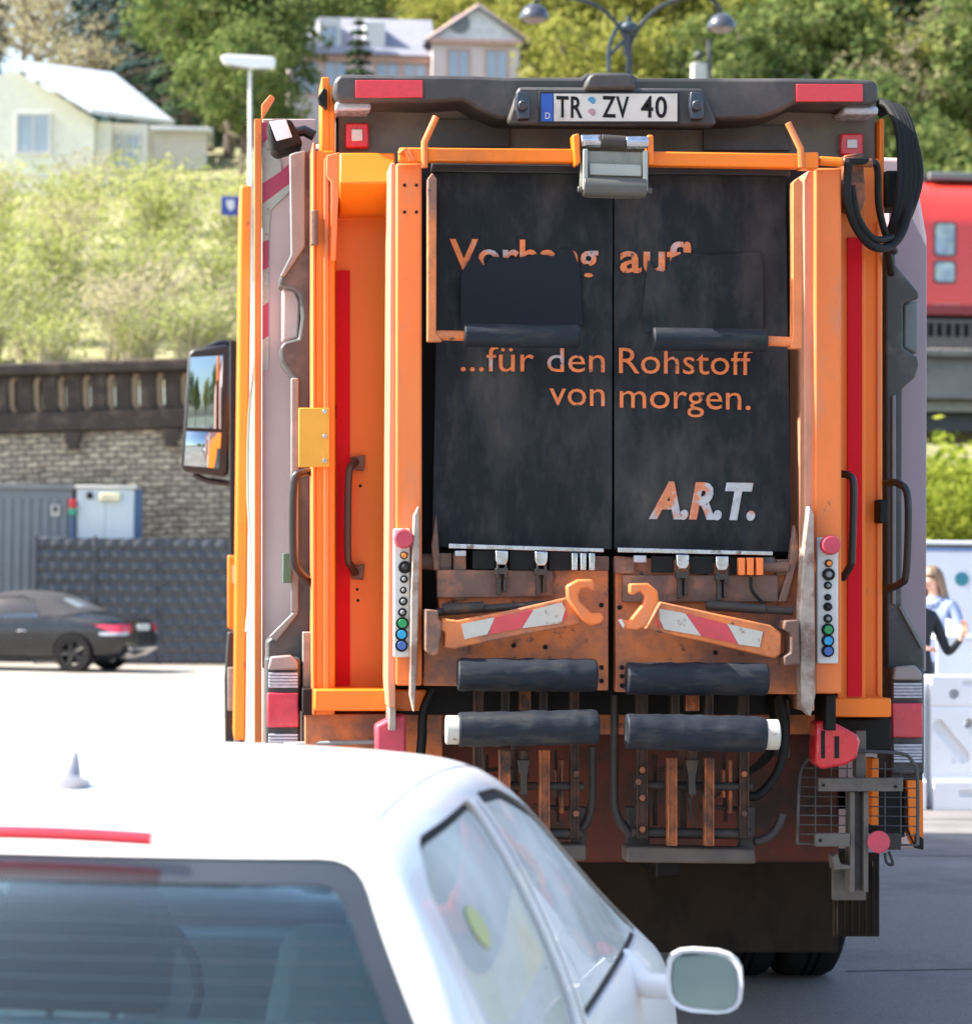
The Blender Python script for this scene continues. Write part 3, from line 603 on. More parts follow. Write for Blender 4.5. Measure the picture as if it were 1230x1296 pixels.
# lower lifting gear
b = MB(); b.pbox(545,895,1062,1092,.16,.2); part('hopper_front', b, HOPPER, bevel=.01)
b = MB(); b.pbox(540,870,1040,930,-.1,.15); part('hopper_lip', b, ORANGE_R, bevel=.02)
def gear(bars, orange, m=DARKST):
    for (x0,y0,x1,y1,Y) in bars:
        b = MB(); b.pbox(x0,y0,x1,y1,Y,Y+.05); b.pbox(x0,y0,x0+2,y1,Y-.012,Y-.0005); b.pbox(x1-2,y0,x1,y1,Y-.012,Y-.0005); part('lift_bar', b, GEARO if orange else m, bevel=.002)
gear([(806,868,820,1062,-.52),(936,868,948,1062,-.52),(600,868,612,1062,-.52),(722,868,733,1062,-.52)], False, GEARM)
gear([(845,960,857,1071,-.58),(892,960,904,1071,-.58),(632,950,646,1060,-.58),(683,950,696,1060,-.58),(868,870,885,900,-.5),(658,870,672,900,-.5)], True)
gear([(893,868,903,905,-.5),(850,868,860,905,-.5),(683,868,693,905,-.5),(635,868,645,905,-.5)], False)
b = MB()
for dx in (0,-213):
    b.ptube([(802+dx,994),(952+dx,996)],-.5,5.5,14); b.ptube([(800+dx,1054),(950+dx,1056)],-.5,7,14)
    b.prism([(868+dx,962),(884+dx,962),(880+dx,985),(881+dx,1006),(872+dx,1006),(872+dx,985)],-.6,-.54)
part('cross_shaft', b, DARKST, bevel=.003)
b = MB()
for dx in (0,-213): b.pbox(922+dx,962,927+dx,1030,-.5,-.46); b.pbox(914+dx,975,918+dx,1010,-.5,-.46)
part('pull_rod', b, GEARO, bevel=.003)
b = MB(); b.pbox(793,1022,822,1080,-.45,-.40); b.pbox(935,1022,955,1080,-.45,-.40); b.pbox(722,1022,742,1080,-.45,-.40); part('side_cheek', b, DARKST, bevel=.004)
b = MB(); b.prism([(793,1072),(955,1076),(957,1094),(793,1092)],-.56,-.42); b.pbox(580,1070,742,1090,-.56,-.42); part('bottom_flap', b, mat('dusty_brown_steel',(.09,.07,.055),.7,var=.3,scale=9,bump=.3), bevel=.008)
b = MB(); b.ptube([(778,880),(777,1000),(782,1035),(800,1058)],-.45,5.5,12,sm=6); b.ptube([(955,1066),(972,1060),(985,1045),(990,1030)],-.45,5.5,12,sm=6); b.ptube([(749,945),(749,1000),(745,1035),(730,1056)],-.45,5.5,12,sm=6)
part('hydraulic_pipe', b, DARKST, bevel=0)
b = MB(); b.ptube([(987,880),(994,930),(985,975),(962,1005),(948,1008)],-.42,6,12,sm=6); b.ptube([(548,872),(536,900),(534,935),(530,980)],-.42,6,12,sm=6); part('hydraulic_hose', b, BLACK, bevel=0)
b = MB(); b.pbox(650,910,655,960,-.4,-.3); b.pbox(985,885,1000,960,-.4,-.3); part('hopper_web', b, DARKST)
random.seed(4)
for dx in (0,-213):
    for (xa_, ya_, xb_, yb_, Yq_, r_) in ((828,955,829,1045,-.44,3),(876,1008,872,1040,-.5,1.2),(872,1010,879,1046,-.52,1),(915,950,918,1040,-.44,2.6),(863,950,864,1050,-.4,5),(830,975,862,972,-.47,2.5),(886,1020,934,1024,-.46,3)):
        b = MB(); b.ptube([(xa_+dx,ya_),(xb_+dx,yb_)],Yq_,r_,10); part('gear_rod', b, GEARM if r_ > 1.5 else GREYP, bevel=0)
    b = MB()
    for (x,y) in ((813,975),(813,1010),(942,980),(942,1030),(850,1066),(898,1066),(813,1050),(808,990)): b.cyl(P(x+dx,y,-.535), P(x+dx,y,-.515), .012, 6)
    part('gear_bolts', b, GEARO, bevel=0)
    b = MB(); b.ptube([(876+dx,950),(876+dx,985)],-.56,7,16); b.ptube([(876+dx,985),(876+dx,1008)],-.56,4,12); part('lift_cylinder', b, GEARM, bevel=.002)
b = MB()
for k in range(7): b.ptube([(985-k*3,878,-.3),(990-k*2,915+k*3,-.34),(975-k*4,960+k*2,-.3),(940-k*6,985+k*4,-.2)],0,1.6,6,sm=4)
part('thin_hoses', b, BLACK, bevel=0)
# red chocks
def chock(pts, Y, slots):
    b = MB(); b.prism(pts, Y, Y+.12); c = part('wheel_chock', b, RED if slots else REDD, bevel=.012)
    if slots:
        b = MB()
        for q in slots: b.pbox(*q, Y-.002, Y+.001)
        part('slot', b, bl, c, bevel=0)
chock([(1033,914),(1050,911),(1085,930),(1089,938),(1085,960),(1070,969),(1040,974),(1031,966)], -.45, [(1039,925,1044,960),(1056,932,1062,960)])
b = MB(); b.prism([(1036,920),(1040,918),(1038,968),(1034,966)], -.455,-.4505)
chock([(475,918),(500,906),(514,904),(514,962),(476,962)], -.45, None)
# underrun gear and spotlight bracket, right
GB = mat('dull_grey_bracket',(.12,.105,.09),.55,var=.2,scale=10,col2=(.06,.05,.04),lo=.5,hi=.7)
b = MB(); b.pbox(1036,985,1143,1002,-.36,-.33); b.pbox(1032,1055,1076,1072,-.36,-.33); q = part('bracket_bar', b, GB, bevel=.003)
bolts([(1042,994),(1133,996),(1038,1064)], -.361, .006, q)
b = MB(); b.pbox(1076,1002,1082,1130,-.34,-.25); b.pbox(1093,1002,1099,1130,-.34,-.25); b.pbox(1080,1004,1096,1128,-.28,-.25); b.pbox(1083,925,1096,985,-.28,-.22)
b.prism([(1054,1085),(1060,1080),(1064,1094),(1078,1096),(1078,1100),(1056,1102)],-.34,-.25); b.pbox(1054,1100,1096,1140,-.2,-.17); part('bracket_post', b, GB, bevel=.003)
b = MB()
for k in range(9): b.ptube([(1012,972+k*12),(1078,973+k*12)],-.30,.8,6); b.ptube([(1100,973+k*12),(1160,974+k*12)],-.30,.8,6)
for x in (1032,1052,1072,1120,1140): b.ptube([(x,965),(x,1070)],-.30,.8,6)
b.ptube([(1009,1068),(1012,985),(1022,962),(1034,955)],-.30,2,8,sm=4); b.ptube([(1009,1068),(1160,1070)],-.30,1.4,8); b.ptube([(1085,951),(1140,954),(1155,965),(1161,985),(1161,1070)],-.30,2.4,8,sm=5); part('wire_basket', b, GREYP, bevel=0)
b = MB(); b.cyl(P(1112,1066,-.42), P(1112,1066,-.38), 14.5/ppm(-.4), 26); part('round_reflector', b, REDD, bevel=.003)
b = MB(); b.pbox(1122,1055,1140,1076,-.37,-.3); b.ptube([(1125,1078),(1130,1094),(1122,1092),(1120,1080)],-.36,2,8,sm=4); part('cable_loop', b, BLACKM, bevel=.003)
b = MB(); b.prism([(1148,988),(1168,988),(1169,1074),(1160,1074),(1150,1050)],-.05,0.05); b.pbox(1103,960,1112,1045,-.1,0); part('mudguard_edge', b, ORANGE, bevel=.004)
b = MB(); b.prism([(1160,1056),(1169,1062),(1169,1076),(1158,1074)],-.08,-.0505); part('rubber_buffer', b, BLACK, bevel=.003)
b = MB(); b.pbox(1110,990,1145,1060,-.02,.3); b.ptube([(1146,1002,-.04),(1146,1040,-.04),(1158,1070,-.04)],0,2.2,8,sm=5); part('storage_box', b, BLACK, bevel=.03)
b = MB(); b.pbox(1126,950,1168,990,-.02,.2); part('lamp_carrier', b, DARKST, bevel=.01)
# flaps, chassis, wheels
b = MB(); b.pbox(500,1040,1061,1206,.85,.87); part('rear_flap', b, FLAP, bevel=.004, label='wide brown rubber rear flap')
for x0, x1 in ((1055,1113),(405,470)):
    b = MB(); b.pbox(x0,1080,x1,1186,.2,.23)
    for k in range(6): b.pbox(x0+4+k*9,1090,x0+7+k*9,1184,.19,.1995)
    part('mud_flap', b, FLAP, bevel=.004)
b = MB(); b.box(-.45,-.35,.3,9,.65,.9); b.box(.3,.4,.3,9,.65,.9); b.box(-.45,.4,1,1.1,.7,.85); b.box(-.45,.4,3,3.1,.7,.85); b.box(-1.2,1.15,.45,6.6,.9,1.0); part('chassis_frame', b, BLACK, bevel=.01)
def wheel(x, y, dual):
    wd = .56 if dual else .3; sgn = 1 if x > 0 else -1; r = .5
    b = MB()
    for k in ((0,1) if dual else (0,)):
        wx = x - sgn*(k*.3); h = .14
        b.lathe([(r*.58,-h*.9),(r*.9,-h),(r*.97,-h*.85),(r,-h*.6),(r,-h*.2),(r-.012,-h*.18),(r-.012,-h*.1),(r,-h*.08),(r,h*.08),(r-.012,h*.1),(r-.012,h*.18),(r,h*.2),(r,h*.6),(r*.97,h*.85),(r*.9,h),(r*.58,h*.9)], (wx,y,r), 'x', 48)
    o = part('wheel', b, TYRE, bevel=0)
    b = MB(); b.lathe([(0,-sgn*.03),(.1,-sgn*.03),(.12,sgn*.05),(.2,sgn*.02),(.27,sgn*.1),(.3,sgn*.13),(.3,-.1)], (x,y,r), 'x', 32); part('rim', b, RIM, o, bevel=0)
xw = X(1083,1.7)-.14
for (x,y,d) in ((xw,2.2,True),(-1.03,2.2,True),(xw-.1,8.0,False),(-1.03,8.0,False)): wheel(x,y,d)
b = MB(); b.tube([(-1,2.2,.5),(1,2.2,.5)],.09,12); b.tube([(-1,8.0,.5),(1,8.0,.5)],.07,12); b.sphere((0,2.2,.5),.25); part('axle', b, BLACK, bevel=0)
for sx in (-1,1):
    for yy in (2.2,):
        b = MB(); pr = []
        for k in range(13):
            a = math.pi*(k/12); pr.append((yy+.62*math.cos(a), .52+.62*math.sin(a)))
        vs = [((xw if sx > 0 else -1.05)+dx, y, z) for dx in (-.17,.17) for (y,z) in pr]; b.add(vs, [(k,k+1,14+k,13+k) for k in range(12)])
        o = part('mudguard', b, BLACK, bevel=0); so = o.modifiers.new('s','SOLIDIFY'); so.thickness = .02
# cab, its length chosen so the shadow covers the asphalt strip
b = MB(); b.ext([(-1.26,.95),(-1.26,2.7),(-1.15,3.0),(1.1,3.0),(1.22,2.7),(1.22,.95)], 6.71, 9.4); cab = part('cab', b, ORANGE, bevel=.04)
b = MB(); b.ext([(-1.26,.35),(-1.26,.949),(1.22,.949),(1.22,.35)], 9.0, 9.5); part('front_bumper', b, BLACK, cab, bevel=.03)
b = MB(); b.box(-1.1,1.06,9.401,9.43,1.7,2.7); part('windscreen', b, mat('dark_glass',(.02,.03,.035),.05,coat=1), cab, bevel=.02)
for x in (-1.275, 1.22):
    b = MB(); b.box(x,x+.015,7.6,8.8,1.75,2.6); part('door_window', b, mat('dark_glass',(0,0,0)), cab, bevel=.01)
b = MB(); b.prism([(291,430),(301,432),(300,705),(291,700)], 6.2, 6.5); part('window_seal', b, BLACK, bevel=.006)
b = MB(); b.prism([(288,702),(313,708),(308,745),(303,800),(288,795)],5.9,6.0); q = part('cab_step_panel', b, ORANGE, bevel=.01)
b = MB(); b.pbox(294,715,306,738,5.885,5.899); part('notice_sticker', b, STICKW, q, bevel=0)
b = MB(); b.prism([(288,800),(300,800),(312,830),(313,950),(285,950),(284,860)],5.7,5.9); part('cab_mudguard', b, BLACKM, bevel=.01)
b = MB(); b.pbox(296,880,303,950,5.6,5.69); b.pbox(288,845,296,900,5.62,5.69); part('fuel_tank_strap', b, GREYL, bevel=.006)
b = MB(); b.ptube([(325,440,2.0),(316,520,2.2),(314,620,2.3),(318,720,2.2),(312,800,2.0)], 2.2, 2.0, 10, sm=6); part('air_line', b, mat('pale_green_hose',(.22,.28,.25),.4), bevel=0)
# mirror of the cab
YM = 7.9
b = MB(); b.prism([(238,448),(244,441),(288,435),(291,440),(290,598),(284,604),(233,597),(229,590)], YM, YM+.18); mh = part('door_mirror', b, BLACKM, bevel=.02)
def mirror_pane(q, tilt, turn, bulge):
    c = [P(a, b_, YM-.012) for a, b_ in q]; cx = sum(p.x for p in c)/4; cz = sum(p.z for p in c)/4; vs = []; fs = []; n = 10
    for back in (0, 1):
        for j in range(n+1):
            for i_ in range(n+1):
                u, v_ = i_/n, j/n; p = (c[0]*(1-u)+c[1]*u)*(1-v_)+(c[3]*(1-u)+c[2]*u)*v_
                y = YM-.004-tilt*(p.z-cz)-turn*(p.x-cx)-bulge*(1-(2*u-1)**2*.5-(2*v_-1)**2*.5) - .02
                vs.append((p.x, y+back*.004, p.z))
    N1 = (n+1)**2
    for j in range(n):
        for i_ in range(n):
            k = j*(n+1)+i_; fs += [(k,k+1,k+n+2,k+n+1), (N1+k,N1+k+n+1,N1+k+n+2,N1+k+1)]
    b = MB(); b.add(vs, fs); part('mirror_glass', b, TMIR, mh, bevel=0)
TMIR = mat('dark_mirror_glass', (.36,.42,.46), .03, metal=1, var=0, rvar=.01)
mirror_pane([(241,452),(282,450),(280,543),(237,541)], .0, .05, .012)
mirror_pane([(236,546),(280,548),(277,593),(233,589)], .10, .05, .05)
b = MB(); b.ptube([(245,600),(262,608),(292,612)],YM+.1,4,10,sm=5); b.ptube([(262,440),(280,434),(295,436)],YM+.1,4,10,sm=5); part('mirror_arm', b, BLACKM, mh, bevel=0)
# hose bundle, upper right
b = MB()
for k, (o1, o2, rr) in enumerate(((0,0,5),(7,-3,5.5),(13,4,5),(19,8,4.5),(25,14,4))):
    b.ptube([(1112,132+o2,-.1),(1124+o1*.6,135,-.15),(1137+o1*.7,165,-.25),(1140+o1,220,-.3),(1134+o1*.8,265,-.32),(1126+o1*.5,295,-.3),(1124,315,-.25),(1128,345,-.05)], 0, rr, 10, sm=6)
b.ptube([(1074,205,-.62),(1072,250,-.6),(1082,285,-.55),(1102,310,-.5),(1125,312,-.42),(1143,290,-.36),(1155,240,-.3),(1160,200,-.2)],0,5.5,10,sm=6)
b.ptube([(1078,235,-.6),(1086,275,-.56),(1106,302,-.5),(1128,300,-.4)],0,4.5,10,sm=6)
b.ptube([(1072,204,-.6),(1098,204,-.55),(1110,212,-.5),(1112,260,-.45),(1122,300,-.4),(1132,318,-.3)],0,4.5,10,sm=6)
part('hose_bundle', b, BLACK, bevel=0)
b = MB(); b.prism([(1068,196),(1092,192),(1096,250),(1090,268),(1072,262),(1066,230)],-.5,-.35); b.ptube([(1066,204),(1104,206)],-.55,6,12); part('valve_block', b, mat('oily_orange',(.3,.09,.03),.5,var=.3,scale=12,col2=(.03,.02,.015),lo=.42,hi=.6,scale2=10), bevel=.006)
b = MB(); b.pbox(1120,215,1158,262,-.2,.0); b.pbox(1150,170,1162,205,-.1,.05); part('connector_box', b, BLACK, bevel=.012)

# ------------------------------------------------------------------ cars: one smooth shell with openings cut, glass, seats, wheels
CARW = mat('white_car_paint', (.88,.86,.83), .42, var=.02, scale=2, coat=.35, spec=.35)
CARB = mat('black_car_paint', (.008,.009,.012), .28, var=.2, scale=3, coat=.6, spec=.3)
LINING = mat('cabin_lining', (.4,.42,.41), .8, var=.1)
SEAT = mat('dark_blue_grey_seat', (.04,.055,.075), .8, var=.15, bump=.2, bscale=80)
SEATL = mat('light_seat_shell', (.5,.52,.5), .5, var=.1)
GLASS_R = glassmat('tinted_rear_glass', (.75,.9,.95), 0.8, 1.45, .010, (.36,.47,.5))  # faint teal diffuse share stands in for reflected sky
GLASS_S = glassmat('side_glass', (.72,.78,.76), 1.0, 2.2, .75, (.66,.68,.64))  # whitish diffuse share paints the pale sky reflection into the glass
SEAL = mat('rubber_seal', (.02,.02,.022), .7, spec=.2)
GLASS_L = glassmat('left_side_glass', (.88,.92,.92), 1.0, 1.5)
GLASS_W = glassmat('clear_windscreen', (.82,.9,.9), .8, 1.4)
FRIT = mat('black_glass_border', (.03,.035,.04), .15, var=.1, coat=1)
def shell_mesh(secs, n_sub=2):
    vs = []; fs = []; m = None
    for (y, pts) in secs:
        ring = [(u, y, z) for u, z in pts] + [(-u, y, z) for u, z in pts[::-1] if u > 1e-6]
        m = len(ring); vs += ring
    ns = len(secs)
    for i in range(ns-1):
        for k in range(m): fs.append((i*m+k, i*m+(k+1)%m, (i+1)*m+(k+1)%m, (i+1)*m+k))
    fs.append(tuple(range(m-1,-1,-1))); fs.append(tuple(range((ns-1)*m, ns*m)))
    me = bpy.data.meshes.new('s'); me.from_pydata(vs, [], fs)
    bm = bmesh.new(); bm.from_mesh(me); bmesh.ops.recalc_face_normals(bm, faces=bm.faces[:])
    # cap faces: turn into quads strips by connecting mirrored points
    bm.to_mesh(me); bm.free()
    o = bpy.data.objects.new('s', me); COL.objects.link(o)
    sb = o.modifiers.new('s', 'SUBSURF'); sb.levels = n_sub; sb.render_levels = n_sub
    bpy.context.view_layer.update(); r = evalmesh(o); bpy.data.objects.remove(o); return r
def solid(me, th, off=-1, mats=(0,0)):
    o = bpy.data.objects.new('s', me); COL.objects.link(o)
    so = o.modifiers.new('s', 'SOLIDIFY'); so.thickness = th; so.offset = off; so.material_offset = mats[0]; so.material_offset_rim = mats[1]; so.use_even_offset = False
    bpy.context.view_layer.update(); r = evalmesh(o); bpy.data.objects.remove(o); return r
def roundpoly(pts, r=.03, seg=5):
    out = []; n = len(pts)
    for i in range(n):
        p0, p1, p2 = Vector(pts[i-1]), Vector(pts[i]), Vector(pts[(i+1)%n])
        a = (p0-p1); c = (p2-p1); ra = min(r, a.length*.45, c.length*.45); A = p1+a.normalized()*ra; C_ = p1+c.normalized()*ra
        for k in range(seg+1):
            t = k/seg; out.append(tuple(A*(1-t)**2+p1*2*t*(1-t)+C_*t*t))
    return out
def cutter(poly, axis, a, b_):
    """prism whose outline is given in (y,z) for axis 'x' or (x,z) for axis 'y'"""
    n = len(poly); vs = []
    for q in (a, b_):
        for (p, z) in poly: vs.append((q, p, z) if axis == 'x' else (p, q, z))
    fs = [tuple(range(n)), tuple(range(2*n-1, n-1, -1))]+[(i, (i+1)%n, (i+1)%n+n, i+n) for i in range(n)]
    b = MB(); b.add(vs, fs); me = b.mesh('c', []); bm = bmesh.new(); bm.from_mesh(me); bmesh.ops.recalc_face_normals(bm, faces=bm.faces[:]); bm.to_mesh(me); bm.free(); return me
def shrink(poly, d):
    cx = sum(p[0] for p in poly)/len(poly); cz = sum(p[1] for p in poly)/len(poly); out = []; n = len(poly)
    for i in range(n):
        p0, p1, p2 = Vector(poly[i-1]), Vector(poly[i]), Vector(poly[(i+1)%n])
        t = (p2-p0).normalized(); nn = Vector((-t.y, t.x))
        if nn.dot(Vector((cx,cz))-p1) < 0: nn = -nn
        out.append(tuple(p1+nn*d))
    return out
def carpart(root, name, me, m, parent=None, bevel=0, ang=35, label=None):
    if isinstance(me, bpy.types.Mesh):
        mats_ = m if isinstance(m, (list,tuple)) else [m]
        me.materials.clear()
        for q in mats_: me.materials.append(q)
    o = obj(name, me, m, parent or root, bevel=bevel, ang=ang, world=False, flip=isinstance(me, MB))
    if label: o['label'] = label
    return o
def car_wheel(root, x, y, r, w_, rimmat, spokes=5):
    sg = 1 if x > 0 else -1
    b = MB(); h = w_/2
    b.lathe([(r*.66,-h*.95),(r*.92,-h),(r*.985,-h*.8),(r,-h*.4),(r,h*.4),(r*.985,h*.8),(r*.92,h),(r*.66,h*.95)], (x,y,r), 'x', 40)
    o = carpart(root, 'wheel', b, TYRE)
    b = MB(); b.lathe([(r*.66,-h*.9),(r*.68,h*.9),(r*.6,h*.9)] if sg>0 else [(r*.66,h*.9),(r*.68,-h*.9),(r*.6,-h*.9)], (x,y,r), 'x', 40)
    b.lathe([(0,sg*h*.7),(r*.14,sg*h*.7),(r*.16,sg*h*.3)], (x,y,r), 'x', 20); b.lathe([(0,0),(r*.5,0)], (x,y,r), 'x', 20)
    for k in range(spokes*2):
        a = 2*math.pi*(k//2)/spokes+(.16 if k%2 else -.16); c,s_ = math.cos(a), math.sin(a)
        b.tube([(x+sg*h*.6,y+c*r*.1,r+s_*r*.1),(x+sg*h*.8,y+c*r*.66,r+s_*r*.66)], [r*.07,r*.05], 6)
    carpart(root, 'rim', b, rimmat, o)
def seat(root, x, y, z, m, name='seat'):
    b = MB(); c = bmesh.new()
    b.ext([(x-.24,z),(x-.25,z+.35),(x-.2,z+.6),(x+.2,z+.6),(x+.25,z+.35),(x+.24,z)], y, y+.12)
    b.box(x-.25,x+.25,y+.06,y+.55,z-.05,z+.1)
    s_ = carpart(root, name, b, m, bevel=.05)
    b = MB(); b.ext([(x-.11,z+.66),(x-.12,z+.76),(x-.08,z+.81),(x+.08,z+.81),(x+.12,z+.76),(x+.11,z+.66)], y-.01, y+.09); b.tube([(x-.06,y+.04,z+.55),(x-.06,y+.04,z+.7)],.008,8); b.tube([(x+.06,y+.04,z+.55),(x+.06,y+.04,z+.7)],.008,8)
    carpart(root, 'headrest', b, m, s_, bevel=.03)
def hull(root, secs, wins, arches, paint, glass, lining=None, sub=3):
    """wins: (name, poly, axis, a, b, glassmat, border)"""
    base = shell_mesh(secs, sub)
    bd = solid(base.copy(), .035, -1, (1,1))
    cs = [cutter(p, ax, a, b_) for (_, p, ax, a, b_, _, _) in wins]
    for (x, y, z, r) in arches:
        k = MB(); k.lathe([(0,-.16),(r,-.16),(r,.16),(0,.16)], (x,y,z), 'x', 40); m_ = k.mesh('c', []); bm = bmesh.new(); bm.from_mesh(m_); bmesh.ops.remove_doubles(bm, verts=bm.verts, dist=1e-5); bmesh.ops.recalc_face_normals(bm, faces=bm.faces[:]); bm.to_mesh(m_); bm.free(); cs.append(m_)
    bd.materials.clear(); bd.materials.append(paint); bd.materials.append(lining or LINING)
    bd = boolean(bd, cs)
    body = carpart(root, 'body', bd, [paint, lining or LINING], ang=50)
    return body, base
from mathutils.bvhtree import BVHTree
def pane_cut(root, base, poly, axis, a, b_, m, name, inset=.006, th=.005):
    o = bpy.data.objects.new('s', base.copy()); COL.objects.link(o)
    d = o.modifiers.new('d', 'DISPLACE'); d.strength = -inset; d.mid_level = 0; bpy.context.view_layer.update(); g = evalmesh(o); bpy.data.objects.remove(o)
    return carpart(root, name, boolean(solid(g, th, -1), [cutter(poly, axis, a, b_)], 'INTERSECT'), m, None, ang=50)
def pane(root, base, poly, axis, a, b_, m, name, frit=0.0, inset=.006, th=.005, parent=None, fm=None):
    """a sheet that follows the car's shell inside an outline"""
    bv = BVHTree.FromPolygons([v.co.copy() for v in base.vertices], [tuple(p.vertices) for p in base.polygons])
    if axis == 'x': o_ = 1.5 if a+b_ > 0 else -1.5; dr = Vector((-1 if o_ > 0 else 1, 0, 0)); mk = lambda p, z: Vector((o_, p, z))
    else: o_ = -1.0 if a+b_ < 3 else 6.0; dr = Vector((0, 1 if o_ < 0 else -1, 0)); mk = lambda p, z: Vector((p, o_, z))
    def hit(p, z):
        h, n, _, _ = bv.ray_cast(mk(p, z), dr)
        if h is None: h, n, _, _ = bv.find_nearest(mk(p, z)-mk(0,0)+Vector((0,0,0)) if False else mk(p, z))
        if n.dot(dr) > 0: n = -n
        return h, n
    def sheet(outer, fr, closed=True):
        cx = sum(p[0] for p in outer)/len(outer); cz = sum(p[1] for p in outer)/len(outer); vs = []; n = len(outer)
        for k in fr: vs += [hit(cx+(p[0]-cx)*k, cz+(p[1]-cz)*k) for p in outer]
        return vs, n, len(fr)
    def build(vs, n, r, cap):
        N = len(vs); pts = [h-nn*inset for h, nn in vs]+[h-nn*(inset+th) for h, nn in vs]
        fs = [(i*n+k, i*n+(k+1)%n, (i+1)*n+(k+1)%n, (i+1)*n+k) for i in range(r-1) for k in range(n)]
        if cap: fs.append(tuple((r-1)*n+k for k in range(n)))
        fs += [tuple(N+q for q in f[::-1]) for f in fs]
        fs += [(k, N+k, N+(k+1)%n, (k+1)%n) for k in range(n)]
        if not cap: fs += [((r-1)*n+k, (r-1)*n+(k+1)%n, N+(r-1)*n+(k+1)%n, N+(r-1)*n+k) for k in range(n)]
        b = MB(); b.add(pts, fs); return b
    def dense(pl):
        out = []
        for i in range(len(pl)):
            p, q = Vector(pl[i]), Vector(pl[(i+1)%len(pl)]); c = max(1, int((q-p).length/.05)); out += [tuple(p.lerp(q, t/c)) for t in range(c)]
        return out
    pl = dense(poly); inn = shrink(pl, frit) if frit else pl
    vs, n, r = sheet(inn, [1,.92,.8,.66,.5,.34,.18,.05])
    p = carpart(root, name, build(vs, n, r, True), m, parent, ang=60)
    if frit:
        v1 = [hit(*q) for q in pl]; v2 = [hit(*q) for q in inn]
        carpart(root, 'black_border', build(v1+v2, n, 2, False), fm or FRIT, p, ang=60)
    return p

# --- the white hatchback in the foreground
WC = thing('hatchback_car', 'white hatchback car in the foreground, cut off at the lower left', 'car', (-1.696-.73*math.sin(R(13.5)), -5.9-.73*math.cos(R(13.5)), 0), R(-13.5)); WC.scale = (1,1,1.016)
def sec(y, zb, us, um, zm, ub, zbelt, ur, zr, uo, zo, zc): return (y, [(0,zb),(us*.85,zb),(us,zb+.1),(um,zm),(ub,zbelt),(ur,zr),(uo,zo),(0,zc)])
secs = [sec(-.02,.36,.62,.70,.48,.68,.60,.60,.66,.45,.67,.68), sec(.0,.32,.74,.80,.50,.78,.66,.68,.72,.5,.73,.735), sec(.07,.27,.80,.865,.55,.84,.76,.76,.86,.6,.885,.90),
        sec(.16,.22,.82,.875,.60,.87,.86,.83,.99,.70,1.05,1.075), sec(.34,.18,.83,.88,.60,.875,.93,.755,1.20,.62,1.28,1.31), sec(.48,.18,.83,.88,.60,.875,.95,.66,1.345,.50,1.395,1.42),
        sec(.60,.18,.83,.88,.60,.87,.955,.615,1.385,.48,1.43,1.455), sec(1.1,.18,.83,.88,.60,.87,.955,.625,1.435,.49,1.475,1.493), sec(1.7,.18,.83,.88,.60,.87,.95,.62,1.435,.49,1.475,1.493),
        sec(2.15,.18,.83,.88,.60,.868,.945,.62,1.385,.49,1.42,1.435), sec(2.55,.18,.83,.88,.60,.865,.94,.66,1.22,.52,1.25,1.275), sec(3.0,.18,.83,.88,.60,.86,.925,.76,.99,.6,1.02,1.04),
        sec(3.2,.18,.83,.88,.60,.85,.90,.76,.93,.6,.955,.965), sec(3.8,.18,.82,.87,.55,.82,.80,.72,.86,.55,.88,.885), sec(4.1,.2,.74,.78,.5,.74,.68,.62,.74,.45,.76,.765), sec(4.2,.3,.55,.60,.48,.56,.58,.45,.62,.3,.63,.635)]
rw = roundpoly([(-.79,.985),(-.56,1.37),(.56,1.37),(.79,.985)], .06)
qw = roundpoly([(.36,.965),(.62,1.30),(.80,1.375),(1.38,1.40),(1.38,.965)], .05)
dw = roundpoly([(1.48,.965),(1.48,1.402),(1.78,1.39),(2.14,1.32),(2.93,.965)], .04)
ws = roundpoly([(-.70,1.04),(-.56,1.33),(.56,1.33),(.70,1.04)], .06)
wins = [('r', rw, 'y', -.1, .75, 0, 0), ('q', qw, 'x', .45, 1.0, 0, 0), ('q', qw, 'x', -1.0, -.45, 0, 0), ('d', dw, 'x', .45, 1.0, 0, 0), ('d', dw, 'x', -1.0, -.45, 0, 0), ('w', ws, 'y', 2.0, 3.2, 0, 0)]
body, base = hull(WC, secs, wins, [(s_*.80, y, .31, .36) for s_ in (-1,1) for y in (.78, 3.33)], CARW, None)
pane(WC, base, rw, 'y', -.1, .75, GLASS_R, 'rear_window', frit=.035, inset=.004)
for s_ in (1,-1):
    a, c = (.45,1.0) if s_ > 0 else (-1.0,-.45)
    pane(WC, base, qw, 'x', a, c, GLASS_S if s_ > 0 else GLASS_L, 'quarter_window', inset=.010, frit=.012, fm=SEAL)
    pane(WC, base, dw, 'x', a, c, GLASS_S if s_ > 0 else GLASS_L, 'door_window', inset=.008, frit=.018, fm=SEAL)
pane(WC, base, ws, 'y', 2.0, 3.2, GLASS_W, 'windscreen', inset=.006, frit=.03)
for s_ in (-1,1):
    for y in (.78,3.33): car_wheel(WC, s_*.77, y, .315, .2, RIM)
for x in (-.36,.36): seat(WC, x, 1.75, .5, mat('grey_blue_seat',(.2,.26,.29),.8,var=.15,bump=.2,bscale=80))
b = MB(); b.ext([(-.66,.5),(-.66,.95),(-.6,1.02),(.6,1.02),(.66,.95),(.66,.5)], .92, 1.04); b.box(-.66,.66,.98,1.45,.42,.56); rs = carpart(WC, 'rear_bench', b, mat('light_blue_grey_bench',(.5,.55,.56),.8,var=.2,scale=5,bump=.2), bevel=.04)
